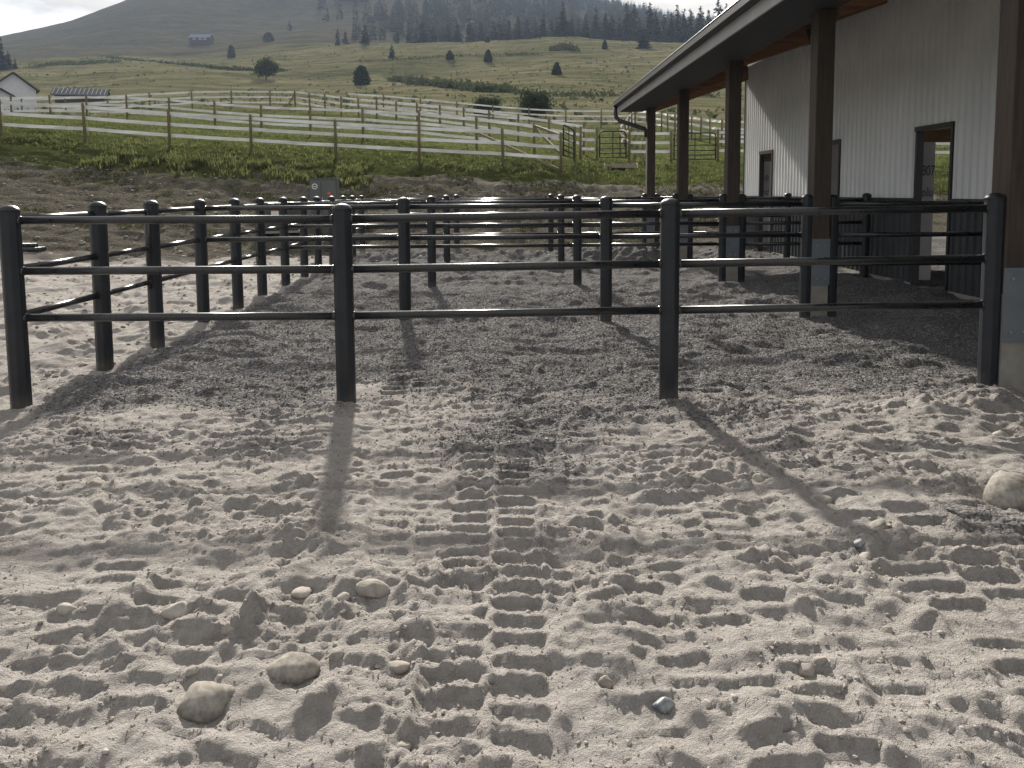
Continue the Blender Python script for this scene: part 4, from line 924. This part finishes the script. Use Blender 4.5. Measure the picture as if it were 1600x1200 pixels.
# ------------------------------------------------------------------ trees and shrubs
def leaf_cloud(rs, centers, n, size, spread):
    V = []; 
    c = centers[rs.randint(0, len(centers), n)]+rs.normal(0, 1, (n, 3))*spread
    d1 = rs.normal(0, 1, (n, 3)); d1 /= np.linalg.norm(d1, axis=1)[:, None]; d2 = rs.normal(0, 1, (n, 3)); d2 -= (d2*d1).sum(1)[:, None]*d1; d2 /= np.linalg.norm(d2, axis=1)[:, None]
    s = size*rs.uniform(.6, 1.3, (n, 1))
    V = np.stack([c-d1*s, c+d1*s*.2+d2*s*.6, c+d1*s, c+d1*s*.1-d2*s*.6], 1).reshape(-1, 3)
    return V, np.arange(len(V)).reshape(-1, 4)
def conifer(seed, h, w, n=520, ragged=.25, bare=.06, top=.9):
    """unit tree meshes: trunk and crown"""
    rs = np.random.RandomState(seed); tris = []
    lv = int(h*2.6)
    for i in range(lv):
        f = i/(lv-1); z = h*(bare+(1-bare)*f); R = w/2*((1-f)**top)*rs.uniform(1-ragged, 1+ragged*.6)+.12
        nb = max(4, int(9*(1-f)+4))
        for k in range(nb):
            if rs.uniform() < .12: continue
            a = rs.uniform(0, 6.28); rr = R*rs.uniform(.6, 1.1); droop = rs.uniform(.05, .35)*rr; m = max(2, int(rr*3.0))
            for q in range(m):
                t0 = (q+.1)/m; p = np.array([math.cos(a)*rr*t0, math.sin(a)*rr*t0, z-droop*t0+rs.normal(0, .06)]); s = (.34+.30*rr*(1-t0*.6))*rs.uniform(.7, 1.2)
                d = np.array([math.cos(a+rs.normal(0, .6)), math.sin(a+rs.normal(0, .6)), rs.uniform(-.5, .25)]); e = np.array([-d[1], d[0], rs.normal(0, .45)])
                tris += [p+e*s*.6, p-e*s*.6, p+d*s*1.4+np.array([0, 0, -.05])]
    tris += [np.array([.15, 0, h*.9]), np.array([-.15, .05, h*.9]), np.array([0, 0, h*1.02])]
    V = np.array(tris); crown = np_mesh('crown', V, tris=np.arange(len(V)).reshape(-1, 3), smooth=False); crown.materials.append(M['needle'])
    tk = MB().tube([(0, 0, -.5), (0, 0, h*.3), (0, 0, h*.95)], [h*.018+.06, h*.013+.04, .03], 7).mesh('trunk'); tk.materials.append(M['bark'])
    return tk, crown, V
def shrub(seed, w, h, n, size, mat, lobes=9, trunk=0.0):
    rs = np.random.RandomState(seed); c = []
    for _ in range(lobes):
        a = rs.uniform(0, 6.28); r = w/2*.62*math.sqrt(rs.uniform()); zz = trunk+(h-trunk)*rs.uniform(.18, .82)*(1-.45*(r/(w/2))**2); c.append((math.cos(a)*r, math.sin(a)*r, zz))
    c = np.array(c); V, Q = leaf_cloud(rs, c, n, size, np.array([w*.13, w*.13, (h-trunk)*.12]))
    V[:, 2] = np.maximum(V[:, 2], .02+trunk*.8)
    cr_ = np_mesh('crown', V, Q, smooth=False); cr_.materials.append(mat)
    tk = MB()
    tk.tube([(0, 0, -.3), (0, 0, trunk*.9+.25), (0.02*w, 0, trunk+(h-trunk)*.5)], [w*.028+.02, w*.024+.015, .02], 7)
    for p in c[:6]: tk.tube([(0, 0, trunk*.85+.1), tuple(p*np.array([.5, .5, .8])), tuple(p)], [w*.015, w*.01, .012], 5)
    tk = tk.mesh('trunk'); tk.materials.append(M['bark']); return tk, cr_
def dense(seed, w, h, n, size, mat, taper):
    rs = np.random.RandomState(seed); z = h*rs.uniform(0, 1, n)**1.15; a = rs.uniform(0, 6.28, n)
    lob = 1+.16*np.sin(a*3+seed)+.12*np.sin(a*5+z/h*9)
    R = w/2*lob*np.clip((1-z/h), 0.02, 1)**taper*(0.72+.28*np.sin(np.clip(z/h*4, 0, 1.57)))*np.sqrt(rs.uniform(.25, 1, n))
    c = np.stack([np.cos(a)*R, np.sin(a)*R, z], 1); V, Q = leaf_cloud(rs, c, n, size, size*.4); V[:, 2] = np.maximum(V[:, 2], 0.0)
    m_ = np_mesh('crown', V, Q, smooth=False); m_.materials.append(mat)
    tk = MB().tube([(0, 0, -.3), (0, 0, h*.8)], [w*.05+.03, .02], 6).mesh('trunk'); tk.materials.append(M['bark']); return tk, m_
def plant(name, label, cat, tk, crn, p, s=1.0, group=None, rz=None):
    t = thing(name, label, cat, p, group, rz if rz is not None else random.uniform(0, 6.28)); t.scale = (s, s, s)
    link('trunk', tk, None, t); link('crown', crn, None, t); return t
def base_hit(px, py):
    v = hit(px, py)
    return v if v is not None else at(px, py, 340)
CON = [conifer(50+i, h, w, bare=br, ragged=rg, top=tp) for i, (h, w, br, rg, tp) in enumerate([(12, 6.0, .05, .4, .85), (14, 5.6, .10, .5, .65), (10, 6.0, .04, .4, .7), (13, 4.8, .12, .55, .75), (8, 5.0, .03, .3, .6)])]
CH = [12, 14, 10, 13, 8]
# lone trees on the open slope
for i, (px, py, wpx, hpx, kind, lb) in enumerate([
    (416, 125, 34, 34, 'round', 'round-crowned lone pine with a visible trunk on the open slope'),
    (565, 133, 26, 28, 'shrub', 'dark bushy juniper standing alone on the slope above the fence'),
    (870, 117, 16, 18, 'cone', 'small pointed dark juniper alone on the bare slope'),
    (763, 97, 14, 18, 'cone', 'small juniper beside the track with a taller twig behind it'),
    (703, 93, 14, 13, 'cone', 'small juniper beside the track with a broad dark shadow behind'),
    (612, 90, 11, 19, 'pine', 'thin sparse young pine just above the hillside track'),
    (362, 91, 11, 18, 'shrub', 'dark upright juniper below the hillside cabin'),
    (420, 65, 18, 13, 'shrub', 'low dark shrub clump on the skyline of the green rise'),
    (571, 70, 14, 32, 'pine', 'tallest of the lone pines where the slope meets the hazy wood'),
    (528, 71, 8, 24, 'pine', 'slimmest dark pine at the open end of the wood edge'),
    (540, 69, 9, 19, 'pine', 'short pine beside the slim one at the wood edge'),
    (1005, 76, 20, 27, 'con2', 'dense conifer standing forward of the ridge trees above the pasture'),
    (945, 77, 9, 13, 'cone', 'tiny conifer on the slope below the ridge trees'),
    (761, 66, 9, 8, 'shrub', 'tiny round bush on the grass crest above the track')]):
    v = base_hit(px, py); D = v.y; h = hpx*D/FPX; w = wpx*D/FPX
    if kind in ('pine', 'con2'):
        tk, crn, _ = conifer(700+i, max(h, 2), w*1.15, bare=.08 if kind == 'pine' else .03, ragged=.35, top=.6 if kind == 'con2' else .75)
    elif kind == 'cone': tk, crn = dense(700+i, w*1.1, max(h, 1.5), 1500, max(h, 1.5)*.075, M['needle'], .55)
    elif kind == 'round': tk, crn = shrub(700+i, w, h, 2600, .32, M['shrub'], 22, trunk=h*.2)
    else: tk, crn = dense(700+i, w*1.05, h, 1500, h*.08, M['needle'], .38)
    plant('pine_tree' if kind in ('pine', 'round', 'con2') else 'juniper', lb, 'tree' if kind in ('pine', 'round', 'con2') else 'shrub', tk, crn, v, 1.0, 'lone trees on the slope')
for (px, py, wpx, hpx, lb, sd) in [(835, 182, 56, 46, 'large dark leafy shrub behind the farthest tape fence', 3), (762, 180, 42, 30, 'lower rounded dark shrub beside the large leafy shrub', 4)]:
    v = at(px, py, 76); v.z = terrain(v.x, v.y); D = v.y
    tk, crn = shrub(sd, wpx*D/FPX, hpx*D/FPX, 4200, .11, M['shrub'], 26); plant('leafy_shrub', lb, 'shrub', tk, crn, v, 1.0, 'shrubs behind the paddocks')
# ridge trees: conifers along the grassy crest, picked out one by one
ridge = [(850, 62, 42), (862, 60, 30), (880, 63, 60), (893, 60, 34), (915, 62, 40), (930, 63, 52), (945, 63, 44), (955, 62, 38), (968, 64, 36), (978, 64, 58), (989, 64, 56), (998, 62, 34), (1014, 62, 58), (1024, 60, 40), (1036, 60, 36), (1047, 60, 40), (1058, 60, 52), (1066, 60, 34), (1070, 66, 52), (1079, 62, 48), (1096, 62, 52), (1108, 60, 44), (1124, 52, 52), (1135, 52, 46), (1150, 50, 40), (1166, 50, 48), (780, 63, 38), (795, 62, 30), (812, 62, 36), (826, 60, 32), (838, 61, 26), (740, 66, 24), (752, 66, 32), (716, 66, 34), (700, 66, 30), (678, 67, 28), (660, 67, 36), (640, 68, 26), (622, 69, 22), (770, 64, 30), (732, 66, 38), (690, 66, 24), (650, 68, 22), (905, 62, 30), (872, 62, 34), (985, 64, 30), (1050, 62, 28), (1088, 62, 34)]
for i, (px, py, hpx) in enumerate(ridge):
    D = random.uniform(335, 372) if px > 840 else random.uniform(350, 385)
    v = at(px+random.uniform(-2, 2), py, D); v.z = terrain(v.x, v.y)-.3
    ztop = at(px, py-hpx, D).z; h = max(ztop-v.z, 5); j = random.randrange(4)
    tall = 'tall dark conifer in the row along the grassy crest' if hpx >= 40 else 'shorter conifer in the row along the grassy crest'
    plant('conifer', tall, 'tree', CON[j][0], CON[j][1], v, h/CH[j], 'tall crest conifers' if hpx >= 40 else 'shorter crest conifers')
for (px, py, hpx, lb) in [(3, 110, 50, 'tall dark conifer at the foot of the bare hill beyond the white house'), (14, 107, 26, 'bushy conifer beside the tall one beyond the white house'), (24, 108, 16, 'small dark conifer at the end of the clump beyond the white house'), (-8, 110, 30, 'conifer behind the tall one beyond the white house')]:
    v = base_hit(max(px, 0), py); j = 0 if hpx > 30 else 2; v.x = ray(px, py)[0]*v.y
    plant('conifer', lb, 'tree', CON[j][0], CON[j][1], v, hpx*v.y/FPX/CH[j], 'conifers beyond the white house')
# the far wood, one mass
def wood():
    lo = []
    for s in (1, 2, 3):
        rs = np.random.RandomState(s); tr = []
        for i in range(11):
            f = i/10; z = .05+.95*f; R = .17*(1-f)**.8+.02
            for k in range(5):
                a = rs.uniform(0, 6.28); p = np.array([math.cos(a)*R*.5, math.sin(a)*R*.5, z]); d = np.array([math.cos(a), math.sin(a), -.5])*R*.9; e = np.array([-math.sin(a), math.cos(a), rs.normal(0, .3)])*(.05+R*.45)
                tr += [p+e, p-e, p+d]
        lo.append(np.array(tr))
    n = 6500; th = RNG.uniform(-.33, .62, n); D = RNG.uniform(430, 1000, n); x = np.sin(th)*D; y = np.cos(th)*D; z = base_z(x, y)
    px = 786+np.tan(th)*FPX
    dens = (sstep(560, 720, px+90*noise(x/70, y/70, 6)+sstep(500, 800, D)*110)+.035*(px > 290))*(.60+.75*noise(x/45, y/45, 16))
    keep = RNG.uniform(0, 1, n) < dens
    # clearing round the far house
    keep &= ~((np.abs(px-737) < 10) & (D < 540))
    idx = np.where(keep)[0]; Vs = []
    for i in idx:
        h = RNG.uniform(7, 14); a = RNG.uniform(0, 6.28); b_ = lo[i % 3]; c, s = math.cos(a), math.sin(a)
        V = np.stack([b_[:, 0]*c-b_[:, 1]*s, b_[:, 0]*s+b_[:, 1]*c, b_[:, 2]], 1)*np.array([h*RNG.uniform(.85, 1.3), h*1.0, h])+np.array([x[i], y[i], z[i]-.4]); Vs.append(V)
    V = np.concatenate(Vs)
    o = link('far_wood', np_mesh('far_wood', V, tris=np.arange(len(V)).reshape(-1, 3), smooth=False), M['needle']); tag(o, 'hazy conifer wood covering the far hillside', 'wood', kind='stuff')
    print('far wood trees', len(idx))
wood()
# brush lines along old ditches
def brush(label, line, n, h, spread):
    pts = []
    for i in range(len(line)-1):
        (xa, ya), (xb, yb) = line[i], line[i+1]
        for k in range(10):
            f = k/10; v = hit(xa+(xb-xa)*f, ya+(yb-ya)*f)
            if v is not None: pts.append(v)
    P = np.array([tuple(v) for v in pts]); rs = np.random.RandomState(len(line)*7+n)
    i = rs.randint(0, len(P)-1, n); f = rs.uniform(0, 1, (n, 1)); c = P[i]*(1-f)+P[np.minimum(i+1, len(P)-1)]*f
    c[:, :2] += rs.normal(0, spread, (n, 2)); c[:, 2] = base_z(c[:, 0], c[:, 1])+np.abs(rs.normal(0, h*.45, n))
    V, Q = leaf_cloud(rs, c, n*2, h*.33, h*.22)
    o = link('brush', np_mesh('brush', V, Q, smooth=False), M['brush']); tag(o, label, 'brush', kind='stuff')
brush('long line of low brush along the ditch across the green slope', [(160, 90), (240, 97), (300, 103), (345, 108), (400, 111), (450, 112)], 1600, .9, .7)
brush('dark hedge of brush along the lower ditch above the shrubs', [(610, 126), (650, 130), (700, 136), (750, 142), (800, 145)], 1800, 1.1, .8)
brush('broken brush along the lower ditch beyond the dark hedge', [(805, 147), (860, 149), (930, 150), (1010, 150), (1135, 152)], 450, .7, .9)
brush('thin brush line beside the upper hillside track', [(545, 98), (620, 94), (700, 88), (790, 86), (850, 84)], 700, .6, .6)
brush('low brush mound on the crest below the ridge trees', [(866, 80), (880, 77), (897, 79)], 500, 1.6, 1.0)
brush('dark brush in the hollow beyond the white house', [(60, 105), (90, 100), (130, 100), (190, 97)], 900, 1.0, 2.5)

def slope_tufts():
    n = 5000; th = RNG.uniform(-.62, .42, n); D = 68+RNG.uniform(0, 1, n)**1.2*300; x = np.sin(th)*D; y = np.cos(th)*D
    k = RNG.uniform(0, 1, n) < .25+.9*np.clip(noise(x/14, y/9, 31)+.4*noise(x/45, y/30, 32), 0, 1); x, y = x[k], y[k]; n = len(x)
    h = RNG.uniform(.10, .38, n)*(1+.6*(RNG.uniform(0, 1, n) > .94)); c = np.stack([x, y, base_z(x, y)+h*.35], 1)
    c = np.repeat(c, 3, 0)+RNG.normal(0, .22, (n*3, 3))*np.array([1.3, 1, .5])
    V, Q = leaf_cloud(np.random.RandomState(5), c, 1, .1, 0.0)
    rs = np.random.RandomState(6); m_ = len(c); d1 = rs.normal(0, 1, (m_, 3)); d1[:, 2] = np.abs(d1[:, 2])*.8; d1 /= np.linalg.norm(d1, axis=1)[:, None]; d2 = np.cross(d1, rs.normal(0, 1, (m_, 3))); d2 /= np.linalg.norm(d2, axis=1)[:, None]
    s_ = (np.repeat(h, 3)*rs.uniform(.6, 1.2, m_))[:, None]; V = np.stack([c-d1*s_, c+d2*s_*.7, c+d1*s_, c-d2*s_*.7], 1).reshape(-1, 3)
    o = link('slope_tufts', np_mesh('slope_tufts', V, np.arange(len(V)).reshape(-1, 4), smooth=False), M['brush']); tag(o, 'scattered dark tufts and low sage over the open hillside', 'tufts', kind='stuff')
slope_tufts()

# ------------------------------------------------------------------ far buildings
def gable_house(name, label, p, w, d, eave, ridge, wall, roof, rz=0, along='y', wins=()):
    t = thing(name, label, 'house' if 'house' in name else name.split('_')[-1], p, rz=rz)
    mb = MB(); mb.box(-w/2, w/2, -d/2, d/2, -.8, eave)
    if along == 'y': mb.add([(-w/2, -d/2, eave), (w/2, -d/2, eave), (0, -d/2, ridge), (-w/2, d/2, eave), (w/2, d/2, eave), (0, d/2, ridge)], [(0, 1, 2), (5, 4, 3), (0, 2, 5, 3), (1, 4, 5, 2)])
    else: mb.add([(-w/2, -d/2, eave), (-w/2, d/2, eave), (-w/2, 0, ridge), (w/2, -d/2, eave), (w/2, d/2, eave), (w/2, 0, ridge)], [(0, 2, 1), (3, 4, 5), (0, 3, 5, 2), (1, 2, 5, 4)])
    mb.build('wall', wall, t)
    o_ = .45
    for s in (-1, 1):
        r = MB()
        if along == 'y': r.bar((s*(w/2+o_)*.5, -d/2-o_, (eave+ridge)/2+.06-o_*.2), (s*(w/2+o_)*.5, d/2+o_, (eave+ridge)/2+.06-o_*.2), math.hypot(w/2+o_, ridge-eave+.2), .12, up=(s*(ridge-eave), 0, w/2))
        else: r.bar((-w/2-o_, s*(d/2+o_)*.5, (eave+ridge)/2+.06-o_*.2), (w/2+o_, s*(d/2+o_)*.5, (eave+ridge)/2+.06-o_*.2), math.hypot(d/2+o_, ridge-eave+.2), .12, up=(0, s*(ridge-eave), d/2))
        r.build('roof', roof, t)
    for (x, z, ww, wh) in wins:
        wn_ = MB().box(x-ww/2-.08, x+ww/2+.08, -d/2-.06, -d/2-.003, z-wh/2-.08, z+wh/2+.08).build('window', M['tape'], t); MB().box(x-ww/2, x+ww/2, -d/2-.075, -d/2-.062, z-wh/2, z+wh/2).build('pane', M['glass'], wn_)
    return t
D = 108; p = at(18, 172, D); p.z = terrain(p.x, p.y); apex = at(18, 118, D).z-p.z; ev = at(56, 143, D).z-p.z
gable_house('white_house', 'white gabled house with a grey roof behind the paddock fences', p, 38*1.5*D/FPX, 7, ev, apex*.97, M['house_wall'], M['roof_gray'], rz=.66)
p = at(0, 172, 100); p.z = terrain(p.x, p.y); gable_house('small_shed', 'small dark-roofed outbuilding in front of the white house', p, 2.3, 2.4, at(12, 150, 100).z-p.z, at(3, 141, 100).z-p.z, M['house_wall'], M['roof_gray'], rz=.66)
p = at(128, 160, 112); p.z = terrain(p.x, p.y); rt = at(128, 140, 112).z-p.z; et = at(128, 150, 112).z-p.z
sh = gable_house('run_in_shed', 'long low shed with a bright ribbed metal roof beside the white house', p, 6.0, 3.0, et, rt, M['cabin_wall'], M['shed_pan'], along='x', rz=.30)
for i in range(13):
    x = -3.2+i*.53; a = Vector((x, -1.95, et+.06)); b_ = Vector((x, -.02, rt+.16)); MB().bar(a, b_, .06, .06).build('roof_rib', M['shed_metal'], sh)
p = base_hit(315, 69); gable_house('hill_cabin', 'small dark cabin with a blue-grey roof high on the bare hill', p, 30*p.y/FPX, 7, 9*p.y/FPX*.9, 15*p.y/FPX*.95, M['cabin_wall'], M['blue_roof'], along='x', wins=((-3, 2.4, 1.4, 1.0), (.5, 2.4, 1.6, 1.0), (3.3, 2.4, 1.4, 1.0)))
D = 520; p = at(738, 46, D); p.z = terrain(p.x, p.y); gable_house('wood_house', 'pale gabled house half hidden in the hazy wood', p, 7.5, 8, max(2.2, at(738, 41, D).z-p.z), max(4.5, at(738, 35, D).z-p.z), M['cabin_wall'], M['tape'])

# ------------------------------------------------------------------ air
hz = MB().box(-1215, 1215, -1215, 1215, -12, 330).mesh('haze'); ho = link('haze', hz); tag(ho, kind='stuff')
hm = bpy.data.materials.new('haze_air'); hm.use_nodes = True; hn = hm.node_tree; hn.nodes.clear()
hout = hn.nodes.new('ShaderNodeOutputMaterial'); pv = hn.nodes.new('ShaderNodeVolumePrincipled'); pv.inputs['Density'].default_value = 0.00024
pv.inputs['Color'].default_value = (0.62, 0.76, 1.0, 1); pv.inputs['Anisotropy'].default_value = 0.0
hn.links.new(pv.outputs[0], hout.inputs['Volume']); hz.materials.append(hm)
